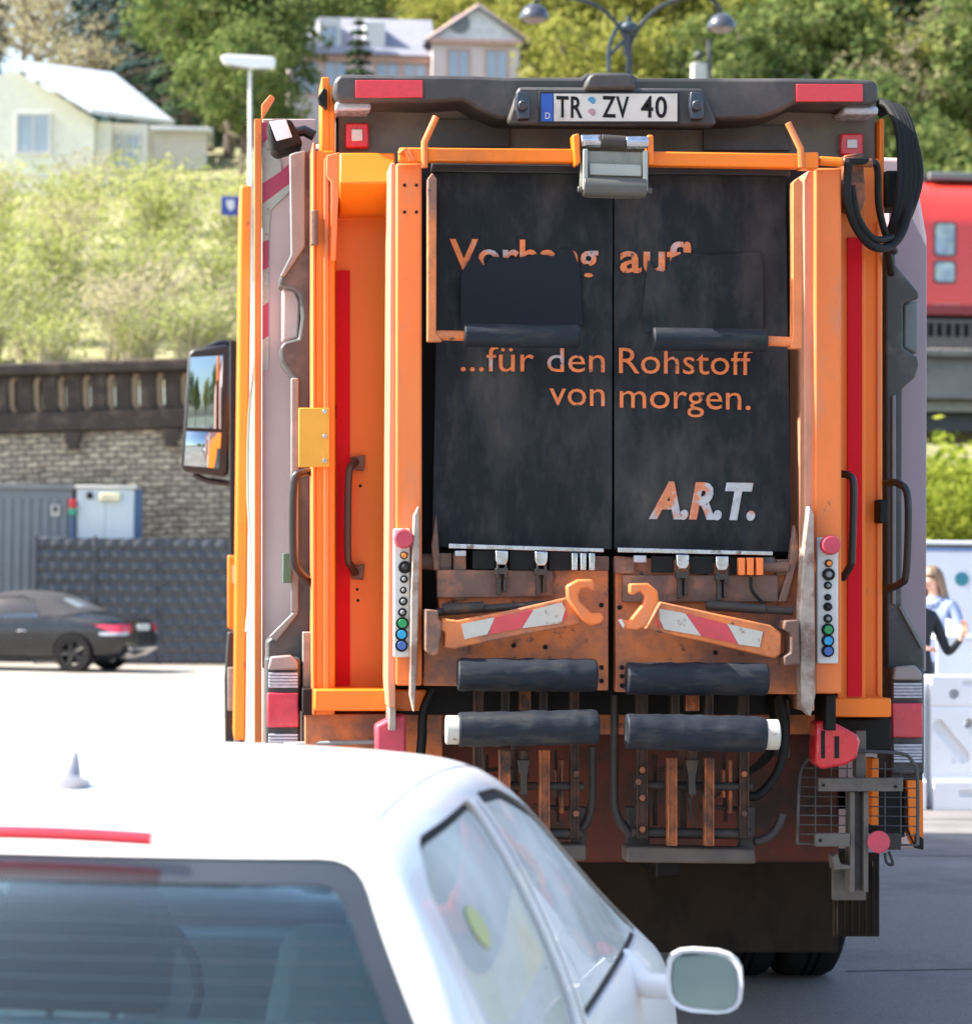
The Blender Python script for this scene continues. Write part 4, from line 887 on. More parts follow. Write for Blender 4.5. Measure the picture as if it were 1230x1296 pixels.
for x in (-.46,-.04):
    b = MB(); b.ext([(x-.15,1.04),(x-.17,1.18),(x-.12,1.27),(x+.12,1.27),(x+.17,1.18),(x+.15,1.04)], .92, 1.02); b.tube([(x-.06,.97,.98),(x-.06,.97,1.1)],.008,8); b.tube([(x+.06,.97,.98),(x+.06,.97,1.1)],.008,8); carpart(WC, 'headrest', b, BLACK, rs, bevel=.035)

b = MB(); b.box(-.72,.72,.75,3.3,.3,.38); b.box(-.7,.7,2.75,3.1,.7,.95); b.box(-.7,.7,.25,.62,.82,.86); carpart(WC, 'cabin_floor', b, mat('grey_blue_floor',(.16,.2,.23),.8,var=.3,scale=4), bevel=.01)
b = MB()
for k in range(14):
    a = 2*math.pi*k/14; b2 = 2*math.pi*(k+1)/14
    b.tube([(-.36+.18*math.cos(a),2.45+.06*math.sin(a),.85+.17*math.sin(a)),(-.36+.18*math.cos(b2),2.45+.06*math.sin(b2),.85+.17*math.sin(b2))],.014,8)
carpart(WC, 'steering_wheel', b, BLACK)
# brake light, aerial, mirrors, rear lamps, bumper, plate
def on_hull(px, py, guess):  # local point where the photo shows pixel on the plane y=guess (local)
    M = wm(WC).inverted(); o = M @ CAM; d = (M.to_3x3() @ (RM @ Vector(((px-615)/F,(648-py)/F,-1)))); t = (guess-o.y)/d.y; return o+d*t
b = MB(); zz = 1.405
pts = []
for k in range(13):
    x = -.24+.475*k/12; pts.append((x, .415+.00*x*x, zz-.10*x*x))
b.tube(pts, .0125, 12); o = carpart(WC, 'high_brake_light', b, mat('bright_red_lens',(.75,.03,.05),.25,coat=.8))
b = MB(); b.tube([(0,.73,1.452),(0,.75,1.485),(0,.775,1.515)],[.026,.017,.004],10); b.lathe([(.034,-.012),(.04,.008),(.0,.02)],(0,.73,1.46),'z',18); carpart(WC, 'roof_aerial', b, mat('silver_aerial',(.3,.3,.33),.4,metal=.3), bevel=.001)
def mir(s_):
    # housing: a rounded shell pointing forward, glass on its rear face
    b = MB(); cx, cy, cz = s_*1.005, 2.33, .93; n = 18; prof = [(1.0,0),(1.03,.02),(.97,.06),(.8,.1),(.45,.135),(0,.145)]
    def rim(k, sc):
        th = 2*math.pi*k/n; c, s2 = math.cos(th), math.sin(th)
        e = .62; return (math.copysign(abs(c)**e, c)*.085*sc*(1+.0*s2), math.copysign(abs(s2)**e, s2)*.070*sc - .006*c*s_)
    vs = []
    for sc, d in prof:
        for k in range(n):
            u, z = rim(k, sc); vs.append((cx+u, cy+d, cz+z))
    inner = []
    for k in range(n):
        u, z = rim(k, .88); inner.append((cx+u, cy+.004, cz+z))
    fs = [(i*n+k, i*n+(k+1)%n, (i+1)*n+(k+1)%n, (i+1)*n+k) for i in range(len(prof)-1) for k in range(n)]
    base_ = len(vs); vs += inner; fs += [(k, base_+k, base_+(k+1)%n, (k+1)%n) for k in range(n)]
    b.add(vs, fs); b.tube([(s_*.80,2.50,.93),(s_*.87,2.45,.90),(s_*.95,2.40,.905)],[.05,.03,.028],12)
    m = carpart(WC, 'door_mirror', b, CARW, ang=60)
    b = MB(); vs = [(cx+rim(k,.87)[0], cy+.006+.05*rim(k,.87)[1]-s_*.10*rim(k,.87)[0], cz+rim(k,.87)[1]) for k in range(n)]; vs2 = [(x,y+.004,z) for x,y,z in vs]
    b.add(vs+vs2, [tuple(range(n)), tuple(range(2*n-1,n-1,-1))]+[(k,(k+1)%n,(k+1)%n+n,k+n) for k in range(n)])
    carpart(WC, 'mirror_glass', b, mat('green_reflection_mirror',(.3,.37,.34),.05,metal=1,var=.05,rvar=.02), m)  # dark green tone stands in for trees reflected in the glass
mir(1); mir(-1)
for s_ in (1,-1):
    b = MB(); b.sphere((s_*.79,.10,.80),.1,sc=(.75,.5,1.1)); carpart(WC, 'tail_light', b, LENSR)
b = MB(); b.box(-.26,.26,-.035,-.02,.52,.63); carpart(WC, 'number_plate', b, PLATEW, bevel=.003)
b = MB(); bvw = BVHTree.FromPolygons([v.co.copy() for v in base.vertices], [tuple(p.vertices) for p in base.polygons])
for k in range(13):
    z = 1.005+k*.0272; hw = .79-(z-.985)*.597-.06; pts = []
    for i_ in range(17):
        h, n_, _, _ = bvw.ray_cast(Vector((-hw+2*hw*i_/16, -1, z)), Vector((0,1,0))); pts.append(h+Vector((0,.013,0)))
    b.tube(pts, .0011, 5)
heat = carpart(WC, 'heating_wires', b, mat('brown_heating_wire',(.45,.33,.28),.6), next(o for o in bpy.data.objects if o.name.startswith('rear_window')))
b = MB(); b.tube([(.60,1.05,1.30),(.66,1.2,1.15),(.70,1.32,1.0)],.02,8); b.tube([(-.60,1.05,1.30),(-.66,1.2,1.15)],.02,8); carpart(WC, 'seat_belt', b, mat('belt_grey',(.1,.12,.15),.7))
pane(WC, base, [(.84+.055*math.cos(2*math.pi*k/20), 1.225+.035*math.sin(2*math.pi*k/20)) for k in range(20)], 'x', .45, 1.0, mat('yellow_green_sticker',(.5,.52,.22),.6,var=.1), 'round_sticker', inset=.006, th=.001)
b = MB(); b.tube([(.56,1.80,1.36),(.66,2.02,1.18),(.72,2.2,1.0)],[.022,.03,.036],8); b.tube([(-.56,1.80,1.36),(-.66,2.02,1.18),(-.72,2.2,1.0)],[.022,.03,.036],8); SPLIT['belt_pillar']='belt_pillar'; carpart(WC, 'belt_pillar', b, mat('belt_grey',(0,0,0)))

def seam(name, rays, r, m):
    pts = []
    for (o_, d_) in rays:
        h, n_, _, _ = bvw.ray_cast(Vector(o_), Vector(d_)); 
        if h is not None: pts.append(h-n_*(-.0 if n_.dot(Vector(d_)) < 0 else 0)-Vector(d_)*-.0)
    b = MB(); b.tube(pts, r, 6); carpart(WC, name, b, m)
SM = mat('panel_gap',(.05,.05,.055),.8,spec=.2)
for s_ in (1,-1):
    seam('roof_channel', [((s_*.545, y, 2), (0,0,-1)) for y in [.56+.08*k for k in range(20)]], .0022, mat('grey_roof_strip',(.3,.3,.31),.6))
    seam('door_gap', [((s_*2, 1.43, z), (-s_,0,0)) for z in [.25+.03*k for k in range(39)]], .0022, SM)
# --- the black convertible far left
BC = thing('convertible_car', 'black convertible with a grey fabric roof parked in front of the dark fence', 'car', (0,0,0), R(70))
def psec(y, zb, us, um, zm, ub, zbelt, ur, zr, uo, zo, zc): return sec(y, zb, us, um, zm, ub, zbelt, ur, zr, uo, zo, zc)
s2 = [psec(-.03,.40,.6,.70,.5,.68,.62,.6,.7,.45,.72,.73), psec(.02,.34,.74,.82,.52,.80,.74,.7,.84,.5,.87,.88), psec(.15,.26,.8,.87,.58,.85,.86,.74,.93,.55,.95,.96), psec(.6,.2,.84,.89,.6,.87,.90,.72,.96,.55,.98,.99),
      psec(.95,.2,.84,.89,.6,.87,.90,.72,1.02,.55,1.05,1.06), psec(1.35,.2,.84,.89,.6,.87,.89,.66,1.22,.5,1.27,1.29), psec(1.75,.2,.84,.89,.6,.87,.88,.62,1.32,.45,1.365,1.38), psec(2.2,.2,.84,.89,.6,.87,.87,.61,1.33,.45,1.37,1.385),
      psec(2.55,.2,.84,.89,.6,.865,.86,.62,1.28,.46,1.32,1.33), psec(3.2,.2,.84,.89,.6,.86,.84,.74,.95,.58,.98,.99), psec(3.6,.2,.84,.88,.58,.84,.80,.74,.88,.58,.9,.91), psec(4.2,.22,.78,.82,.52,.78,.70,.68,.78,.5,.8,.81), psec(4.45,.3,.6,.66,.48,.62,.58,.5,.64,.35,.65,.66)]
sw = roundpoly([(1.55,.93),(1.72,1.2),(1.95,1.27),(2.45,1.24),(3.1,.93)], .05)
fw = roundpoly([(-.66,1.0),(-.54,1.24),(.54,1.24),(.66,1.0)], .05)
body, base2 = hull(BC, s2, [('s', sw, 'x', .45, 1.0, 0, 0), ('s', sw, 'x', -1.0, -.45, 0, 0), ('w', fw, 'y', 2.3, 3.5, 0, 0)], [(s_*.82, y, .32, .37) for s_ in (-1,1) for y in (.9, 3.6)], CARB, None)
# the fabric roof is the same shell a little proud, between rear deck and screen
roofcut = roundpoly([(.92,1.0),(1.15,.97),(1.50,.96),(1.68,1.22),(1.92,1.30),(2.45,1.27),(2.6,1.30),(2.6,1.6),(.8,1.6),(.8,1.05)], .03)
rp_ = pane_cut(BC, base2, roofcut, 'x', -1.0, 1.0, mat('grey_fabric_roof',(.035,.034,.036),.9,var=.15,bump=.2), 'fabric_roof', inset=-.008, th=.006)
rwn = roundpoly([(-.42,1.10),(-.36,1.24),(.36,1.24),(.42,1.10)], .04)
pane(BC, base2, rwn, 'y', .8, 1.6, mat('rear_screen',(.25,.28,.3),.08,coat=1), 'rear_window', inset=-.011, th=.004)
for (a, c) in ((.45,1.0),(-1.0,-.45)): pane(BC, base2, sw, 'x', a, c, glassmat('car_blue_glass',(.3,.42,.5),1,1.8), 'side_window', inset=.008)
pane(BC, base2, fw, 'y', 2.3, 3.5, glassmat('car_blue_glass',(0,0,0)), 'windscreen', inset=.006)
DR = mat('dark_rim',(.03,.03,.03),.3,metal=.5)
for s_ in (-1,1):
    for y in (.9,3.6): car_wheel(BC, s_*.78, y, .335, .22, DR)
for x in (-.36,.36): seat(BC, x, 2.0, .45, SEAT)
for s_ in (1,-1):
    lp_ = roundpoly([(s_*.86,.68),(s_*.88,.82),(s_*.50,.84),(s_*.50,.70)], .03)
    pane(BC, base2, lp_, 'y', -.1, .4, LENSR, 'tail_light', inset=-.006, th=.006)
    lq = roundpoly([(s_*.87,.64),(s_*.87,.70),(s_*.62,.70),(s_*.62,.66)], .01)
    pane(BC, base2, lq, 'y', -.1, .4, LENSW, 'reversing_light', inset=-.009, th=.006)
b = MB(); b.box(-.26,.26,-.045,-.01,.72,.83); carpart(BC, 'number_plate', b, WHITEP, bevel=.003)
b = MB(); b.tube([(-.6,-.02,.42),(0,-.06,.42),(.6,-.02,.42)],.03,8); b.tube([(-.5,.1,.33),(-.5,-.02,.33)],.035,10); carpart(BC, 'bumper_trim', b, CHROME)
b = MB(); b.sphere((-.98,2.85,.92),.09,sc=(1,.5,.7)); b.sphere((.98,2.85,.92),.09,sc=(1,.5,.7)); b.tube([(-.98,2.85,.9),(-.85,2.85,.88)],.02); b.tube([(.98,2.85,.9),(.85,2.85,.88)],.02); carpart(BC, 'door_mirror', b, CARB)
b = MB(); b.tube([(-.885,1.75,.7),(-.90,1.80,.71),(-.885,1.9,.7)],.012); carpart(BC, 'door_handle', b, CHROME)
# rear axle on the near side stands where the photo shows it
wv = P(92, 855, 38.4); M = Matrix.Rotation(R(70), 3, 'Z'); off = M @ Vector((-.86,.9,0)); BC.location = (wv.x-off.x, 38.4-off.y, .0)

# ------------------------------------------------------------------ ground and hills
def gmat(name, col, col2, sc=1.5, col3=None, bump=.5, bs=120, rough=.9, sc3=.4):
    return mat(name, col, rough, var=.12, scale=.35, col2=col2, lo=.42, hi=.62, scale2=sc, col3=col3, lo3=.5, hi3=.62, scale3=sc3, bump=bump, bscale=bs)
ASPH = gmat('asphalt', (.17,.155,.148), (.25,.23,.22), 90, (.13,.118,.112), .6, 150, .8)
GRAVEL = gmat('pale_gravel', (.33,.295,.25), (.25,.225,.19), 3, (.37,.335,.29), .4, 60)
b = MB(); b.add([(-600,-150,0),(900,-150,0),(900,1500,0),(-600,1500,0)], [(0,1,2,3)]); tag(obj('ground', b, gmat('dry_ground', (.2,.2,.15), (.14,.16,.09), 2), flip=False), None, kind='structure')
b = MB(); b.add([(-30,-60,.004),(60,-60,.004),(60,30,.004),(-30,30,.004)], [(0,1,2,3)]); tag(obj('road', b, ASPH, flip=False), None, kind='structure')
b = MB(); b.add([(-40,-60,.008),(-6.5,-60,.008),(-5.2,-12,.008),(-2.8,-1,.008),(-1.25,5,.008),(0,43.9,.008),(-40,47.5,.008)], [(0,1,2,3,4,5,6)]); tag(obj('gravel_yard', b, GRAVEL, flip=False), None, kind='structure')
b = MB(); b.box(2.6,40,12.6,16,.0,.12); tag(obj('pavement', b, gmat('pavement_concrete', (.3,.3,.3), (.24,.24,.24), 4), bevel=.02), None, kind='structure')
# worn joints in the asphalt
b = MB(); random.seed(3)
for (y0, x0, x1) in ((-1.1,1.2,9),(2.3,1.5,10),(7.6,2,12),(10.3,2.2,14)):
    n = 14; c = [(x0+(x1-x0)*k/n, y0+random.uniform(-.02,.02)*3, .0075) for k in range(n+1)]
    vs = [(x,y-.012,z) for x,y,z in c]+[(x,y+.012,z) for x,y,z in c]
    b.add(vs, [(k,k+1,n+2+k,n+1+k) for k in range(n)])
tag(obj('tar_joints', b, mat('tar_joint',(.03,.03,.032),.6), flip=False), None, kind='structure')

def lerp(a, b_, t): return a+(b_-a)*t
def pw(t, tab):
    if t <= tab[0][0]: return tab[0][1]
    for (a, va), (c, vb) in zip(tab, tab[1:]):
        if t <= c: return lerp(va, vb, (t-a)/(c-a))
    return tab[-1][1]
def hh(x, y):
    l = pw(y, [(45.5,5.3),(52,6.4),(80,13.0),(92,16.0),(115,20),(150,27),(200,32),(300,42)])
    r = pw(y, [(84,0),(96,9),(120,19),(150,29),(200,40),(300,46)])
    t = min(1, max(0, (x-3)/8)); t = t*t*(3-2*t)
    return lerp(l, r, t) + (noise.noise(Vector((x*.06, y*.06, 0)))*1.2 if (y > 50 and x < 5) or y > 95 else 0)
shy = lambda x, y: y+(-(min(x,11)+1.5)*.105+.3)*max(0, 1-(y-45.6)/25)
b = MB(); xs = [ -160+4*i for i in range(120)]; ys = [45.6]+[48+3*j for j in range(60)]+[240,270,300,340]
nx = len(xs); vs = [(x, shy(x,y), max(hh(x,y), -.3)) for y in ys for x in xs]
b.add(vs, [(j*nx+i, j*nx+i+1, (j+1)*nx+i+1, (j+1)*nx+i) for j in range(len(ys)-1) for i in range(nx-1)])
hill = obj('hill', b, gmat('hill_grass', (.26,.26,.11), (.34,.31,.17), 1.2, (.19,.2,.08), .5, 20), flip=False); tag(hill, None, kind='structure')

# ------------------------------------------------------------------ vegetation
def leaves(mb, cen, rad, n, size, flat=.0, mi=0, shell=.55):
    cx, cy, cz = cen; rx, ry, rz = rad
    for _ in range(n):
        while True:
            d = Vector((random.gauss(0,1), random.gauss(0,1), random.gauss(0,1)))
            if d.length > .01: break
        d.normalize(); k = (random.random()**.5)*(1-shell)+shell*random.random()**.25
        p = Vector((cx+d.x*rx*k, cy+d.y*ry*k, cz+d.z*rz*k)); s_ = size*random.uniform(.6,1.3)
        a = Vector((random.uniform(-1,1), random.uniform(-1,1), random.uniform(-1,1)*(1-flat))).normalized(); bb = a.cross(d+Vector((.01,.02,.3))).normalized()
        mb.add([p-a*s_, p+bb*s_*.55, p+a*s_, p-bb*s_*.55], [(0,1,2,3)], mi)
BARK = mat('tree_bark', (.13,.1,.075), .9, var=.3, scale=5, stretch=(1,1,.3), bump=.5, bscale=30)
TWIG = mat('pale_twigs', (.45,.4,.3), .9, var=.2)
def broadleaf(name, label, cat, h, spread, lm, nleaf=3600, size=.16, seed=1, clumps=16, bare=.0, low=.3):
    random.seed(seed); t = thing(name, label, cat)
    b = MB(); tips = []
    top = Vector((random.uniform(-.3,.3), random.uniform(-.3,.3), h*.75))
    b.tube(smooth([Vector((0,0,-1.2)), Vector((.05,0,h*.2)), Vector((.1,.1,h*.45)), top], 3), [h*.03*(1-k/10) for k in range(10)], 8)
    for k in range(clumps):
        a = 2.4*k+random.uniform(-.4,.4); z0 = lerp(h*low*.8, h*.7, k/clumps); r = spread*random.uniform(.45,1)*math.sin(math.pi*lerp(.25,.9,k/clumps))
        e = Vector((math.cos(a)*r, math.sin(a)*r, z0+h*random.uniform(.12,.25))); m_ = Vector((e.x*.45, e.y*.45, z0+h*.05))
        b.tube(smooth([Vector((.05,.05,z0)), m_, e], 3), [h*.012*(1-j/8) for j in range(7)], 5); tips.append(e)
        for _ in range(4 if bare else 2):
            q = e+Vector((random.uniform(-1,1), random.uniform(-1,1), random.uniform(.2,1.2)))*h*.1; b.tube([e, q], [h*.005, h*.002], 4); tips.append(q)
    obj('trunk', b, BARK, t, world=False)
    b = MB(); per = max(1, int(nleaf/len(tips)))
    for e in tips:
        rr = spread*random.uniform(.22,.42); leaves(b, e, (rr, rr, rr*.8), per, size)
    leaves(b, (0,0,h*.62), (spread*.6, spread*.6, h*.28), nleaf//5, size)
    obj('crown', b, lm, t, world=False, flip=False); return t
def conifer(label, h, spread, lm, seed=1, n=5200, size=.2):
    random.seed(seed); t = thing('conifer_tree', label, 'tree')
    b = MB(); b.tube([(0,0,-1.2),(0,0,h*.5),(0,0,h)], [h*.025,h*.014,.02], 8)
    lv = MB()
    lay = 15
    for i in range(lay):
        z = lerp(h*.12, h*.96, i/(lay-1)); r = spread*(1-i/lay)**.85*random.uniform(.8,1.1)+.15
        for k in range(9):
            a = 2*math.pi*k/9+i*.7+random.uniform(-.2,.2); rr = r*random.uniform(.75,1.1)
            e = Vector((math.cos(a)*rr, math.sin(a)*rr, z-rr*.28)); b.tube([(0,0,z), (e.x*.5,e.y*.5,z-rr*.05), e], [.05,.03,.01], 4)
            for _ in range(int(n/(lay*9))):
                u = random.random()**.7; p = Vector((0,0,z)).lerp(e, u)+Vector((random.uniform(-.2,.2), random.uniform(-.2,.2), random.uniform(-.35,.1)))*(.4+rr*.2)
                d = Vector((e.x, e.y, -rr*.4)).normalized(); s_ = size*random.uniform(.6,1.3); sd_ = d.cross(Vector((0,0,1))).normalized()*s_*.5
                lv.add([p-d*s_, p+sd_, p+d*s_+Vector((0,0,-s_*.3)), p-sd_], [(0,1,2,3)])
    obj('trunk', b, BARK, t, world=False); obj('crown', lv, lm, t, world=False, flip=False); return t
def shrub(label, h, spread, lm, seed=1, stems=60, nleaf=1250, size=.075, arch=.5):
    random.seed(seed); t = thing('shrub', label, 'shrub'); b = MB(); lv = MB()
    for k in range(stems):
        a = random.uniform(0, 2*math.pi); r = spread*random.uniform(.2,1); hh_ = h*random.uniform(.6,1.08)
        p0 = Vector((math.cos(a)*.15*spread, math.sin(a)*.15*spread, -.3)); p1 = Vector((math.cos(a)*r*.4, math.sin(a)*r*.4, hh_*.6)); p2 = Vector((math.cos(a)*r, math.sin(a)*r, hh_*(1-arch*.12)))
        c = smooth([p0,p1,p2], 4); b.tube(c, [.021*(1-j/10) for j in range(len(c))], 4)
        for _ in range(nleaf//stems):
            u = random.random()**.6; q = c[min(len(c)-1, 1+int(u*(len(c)-1)))]+Vector((random.gauss(0,.13), random.gauss(0,.13), random.gauss(0,.15)))*spread
            s_ = size*random.uniform(.5,1.4); d = Vector((random.uniform(-1,1), random.uniform(-1,1), random.uniform(-.3,1))).normalized(); sd_ = d.cross(Vector((.3,.5,.8))).normalized()*s_*.5
            lv.add([q-d*s_, q+sd_, q+d*s_, q-sd_], [(0,1,2,3)])
    obj('stem', b, TWIG, t, world=False); obj('foliage', lv, lm, t, world=False, flip=False); return t

L_SPR = leafmat('spring_yellow_green', (.29,.34,.08), (.42,.42,.17), .45)
L_OLV = leafmat('dry_olive', (.36,.33,.17), (.46,.41,.27), .4)
L_DRK = leafmat('conifer_green', (.05,.09,.055), (.09,.13,.065), .2)
L_BLU = leafmat('blue_green_conifer', (.05,.085,.085), (.09,.13,.12), .2)
L_MID = leafmat('mid_green', (.06,.12,.035), (.25,.27,.09), .35)
L_YEL = leafmat('fresh_yellow_green', (.24,.27,.05), (.35,.33,.09), .4)
L_HDG = leafmat('bright_hedge_green', (.20,.27,.03), (.34,.36,.06), .4)

def place(proto, spots, used):
    for (x, y, sc, lab) in spots:
        z = hh(x, y) if y > 45.6 else 0
        if proto not in used: proto.location = (x,y,z-.1); proto.scale = (sc,)*3; proto['label'] = lab; used.append(proto); proto.rotation_euler = (0,0,random.uniform(0,6))
        else: dup(proto, (x,y,z-.1), random.uniform(0,6), sc, lab)
used = []
GS = 'spring shrubs covering the slope above the retaining wall'
LS = 'yellow green spring shrub on the sunny slope above the stone wall'
LS2 = 'dry olive shrub with bare twigs on the sunny slope above the stone wall'
sh = [shrub(LS, 2.6, 1.5, L_SPR, 11), shrub(LS2, 2.4, 1.6, L_OLV, 12, nleaf=900), shrub(LS, 2.2, 1.7, L_SPR, 13, arch=1.5)]
for s_ in sh: s_['group'] = GS
sh[1]['group'] = 'dry shrubs on the slope above the retaining wall'
random.seed(21)
for row, y in enumerate([47.2,49.5,52,55,58.5,62,66,70,74,78]):
    st = 1.55+row*.13
    x = -11.0-row*.6
    while x < 3.4+row*.1:
        k = random.choice((0,0,1,2)); px_ = x+random.uniform(-.4,.4); yy = y+random.uniform(-.8,.8)
        place(sh[k], [(px_, yy, random.uniform(.75,1.15)*(1 if row > 1 else .75), LS2 if k == 1 else LS)], used); x += st

def lab_tree(kind, i): return None
# trees on the hill; every tree is its own thing
TREES = []
c1 = conifer('dark conifer', 13, 3.0, L_DRK, 5); c2 = conifer('blue green conifer', 12, 3.2, L_BLU, 6)
t1 = broadleaf('broadleaf_tree', 'mid green tree', 'tree', 10, 3.6, L_MID, 4200, .2, 31); t2 = broadleaf('broadleaf_tree', 'yellow green tree', 'tree', 9, 3.4, L_YEL, 3300, .17, 32, bare=.3)
t3 = broadleaf('broadleaf_tree', 'half bare tree', 'tree', 9, 3.2, L_OLV, 1500, .12, 33, bare=1)
c1['group'] = 'dark conifers on the wooded hill'; c2['group'] = 'blue green conifers on the hill at the left'; t1['group'] = 'mid green trees on the wooded hill'; t2['group'] = 'yellow green trees on the wooded hill'; t3['group'] = 'half bare pale trees on the hill'
LT = {id(c1):'dark green conifer on the wooded hill behind', id(c2):'blue green conifer on the hill near the white roofed house', id(t1):'mid green leafy tree on the wooded hill behind', id(t2):'yellow green leafy tree on the wooded hill behind', id(t3):'half bare pale tree on the hill among the houses'}
used = []
def at(px, Y): return P(px, 700, Y).x
# left group behind the white-roofed house
def put(t, px, Y, sc): place(t, [(at(px,Y), Y, sc, LT[id(t)])], used)
random.seed(5)
for px, Y, t, sc in ((-120,110,c2,1),(-60,104,c2,.95),(40,125,t3,.8),(110,112,c2,.85),(150,104,c2,.9),(178,108,c2,1.0),(205,101,c2,.95),(232,96,c1,.85),(258,92,t1,.75),(285,90,t1,.8),(300,84,t1,.55),(322,88,t1,.5),(300,112,c1,1.0),(250,118,c2,1.1),(340,126,c2,.95),(200,128,c2,1.1),(20,140,t3,1.0),
                     (90,96,t3,.55),(447,99,c1,.47),(537,101,c1,.5),(500,100,t3,.4),(668,98,c1,.5),(620,103,t3,.4),(655,104,t3,.55),(680,100,t2,.55),(700,106,t3,.8),(720,110,t2,.8),(745,103,t3,.8),(690,126,t2,1.0),(395,140,t1,.8),(420,146,t1,.9)):
    put(t, px, Y, sc)
# wooded hill to the right
random.seed(9)
for Y in (103,110,118,127,137,148,160):
    px = 735+random.uniform(0,30) if Y < 135 else 560
    while px < 2300:
        t = random.choice((t1,t1,t3,t2,t1,c1,t2,t1)) ; put(t, px, Y+random.uniform(-2,2), random.uniform(.8,1.15)*(1 if Y > 110 else .8)); px += random.uniform(55,80)*(1 if px < 1500 else 1.6)
for px in (330,420,480,560,640,720):
    put(random.choice((t1,c1,t2)), px, 158, 1.0)
for px in (-250,-170,-90,-10,70,150,240): put(random.choice((c2,t1,t3)), px, 150, 1.1)
random.seed(77)  # unseen trees behind the viewer, added to fill the reflections
for (x, y, k, sc) in ((-14,-46,t1,.9),(-7,-52,t2,1.0),(0,-47,t1,1.1),(7,-50,t1,1.0),(14,-45,t2,.95),(21,-49,t1,1.05),(-21,-50,t1,1.1)):
    dup(k, (x,y,-.1), random.uniform(0,6), sc, 'unseen leafy tree added behind the viewer for reflections')['group'] = 'unseen trees added for reflections'
# hedge below the bridge
used = []
hd = shrub('bright green shrub', 3.4, 1.9, L_HDG, 41, stems=50, nleaf=6500, size=.11, arch=.4); hd.name = 'green_shrub'; hd['group'] = 'bright green shrubs below the railway bridge'
for k, (px, Y, sc) in enumerate([(1130+46*i, 50+random.uniform(-1,1.5), random.uniform(.95,1.15)) for i in range(9)]+[(1150+60*i, 54, 1.25) for i in range(6)]):
    place(hd, [(at(px,Y), Y, sc, 'bright green shrub below the railway bridge behind the white trailer')], used)

# ------------------------------------------------------------------ retaining wall, parapet, fence, container
def wallmat():
    m = bpy.data.materials.new('rubble_stone_wall'); m.use_nodes = True; nt = m.node_tree; N = nt.nodes; L = nt.links; bs = N['Principled BSDF']
    tc = N.new('ShaderNodeTexCoord'); sp = N.new('ShaderNodeSeparateXYZ'); cb = N.new('ShaderNodeCombineXYZ'); L.new(tc.outputs['Object'], sp.inputs[0]); L.new(sp.outputs[0], cb.inputs[0]); L.new(sp.outputs[2], cb.inputs[1])
    nz = N.new('ShaderNodeTexNoise'); nz.inputs['Scale'].default_value = 3; L.new(cb.outputs[0], nz.inputs['Vector'])
    ad = N.new('ShaderNodeVectorMath'); ad.operation = 'MULTIPLY_ADD'; L.new(nz.outputs['Color'], ad.inputs[0]); ad.inputs[1].default_value = (.16,.13,0); L.new(cb.outputs[0], ad.inputs[2])
    br = N.new('ShaderNodeTexBrick'); br.inputs['Scale'].default_value = 1; br.inputs['Brick Width'].default_value = .27; br.inputs['Row Height'].default_value = .115; br.inputs['Mortar Size'].default_value = .022; br.inputs['Mortar Smooth'].default_value = .4; br.inputs['Bias'].default_value = -.1
    br.inputs[1].default_value = (.5,.41,.29,1); br.inputs[2].default_value = (.3,.24,.17,1); br.inputs[3].default_value = (.17,.14,.11,1); L.new(ad.outputs[0], br.inputs['Vector'])
    n2 = N.new('ShaderNodeTexNoise'); n2.inputs['Scale'].default_value = 5; n2.inputs['Detail'].default_value = 8; L.new(cb.outputs[0], n2.inputs['Vector']); mr = N.new('ShaderNodeMapRange'); mr.inputs[1].default_value = .3; mr.inputs[2].default_value = .7; mr.inputs[3].default_value = .6; mr.inputs[4].default_value = 1.4; L.new(n2.outputs[0], mr.inputs[0])
    sc = N.new('ShaderNodeVectorMath'); sc.operation = 'SCALE'; L.new(br.outputs[0], sc.inputs[0]); L.new(mr.outputs[0], sc.inputs['Scale']); L.new(sc.outputs[0], bs.inputs['Base Color']); bs.inputs['Roughness'].default_value = .9
    iv = N.new('ShaderNodeMath'); iv.operation = 'MULTIPLY_ADD'; L.new(br.outputs['Fac'], iv.inputs[0]); iv.inputs[1].default_value = -1; L.new(n2.outputs[0], iv.inputs[2])
    bp = N.new('ShaderNodeBump'); bp.inputs['Strength'].default_value = .9; bp.inputs['Distance'].default_value = .05; L.new(iv.outputs[0], bp.inputs['Height']); L.new(bp.outputs[0], bs.inputs['Normal']); return m
DSTONE = mat('dark_weathered_stone', (.045,.032,.025), .85, var=.35, scale=2, col2=(.12,.085,.062), lo=.5, hi=.7, scale2=3, bump=.6, bscale=12)
LIT_REVEAL = mat('sunlit_reveal_tan', (.42,.3,.19), .85, var=.15, scale=4)  # pale tan stands in for sunlight on the slot reveals
WR = R(-4.0)   # the wall runs a little towards the camera at its right
WL = thing('retaining_wall', 'long rubble stone retaining wall with a dark pierced parapet on top', 'wall', (-1.5, 45.2, 0), WR); WL.rotation_euler = (0, -R(2.3), R(-6))
b = MB(); b.box(-26,10,0,1.0,-1.2,4.5); obj('masonry', b, wallmat(), WL, world=False, bevel=.03)
b = MB(); b.box(-26,10.1,-.14,1.05,4.502,4.9); b.box(-26,10.1,-.2,.6,5.62,5.86); obj('coping', b, DSTONE, WL, world=False, bevel=.05)
b2 = MB(); b3 = MB(); k = 0; x = -26
while x < 9.6:
    b2.ext([(x,4.901),(x+.36,4.901),(x+.30,5.0),(x+.30,5.5),(x+.36,5.619),(x,5.619)], .0, .42)
    b3.ext([(x+.361,4.905),(x+.475,4.93),(x+.415,5.02),(x+.415,5.48),(x+.475,5.58),(x+.361,5.615),(x+.301,5.50),(x+.301,5.02)], .12, .40); x += .477
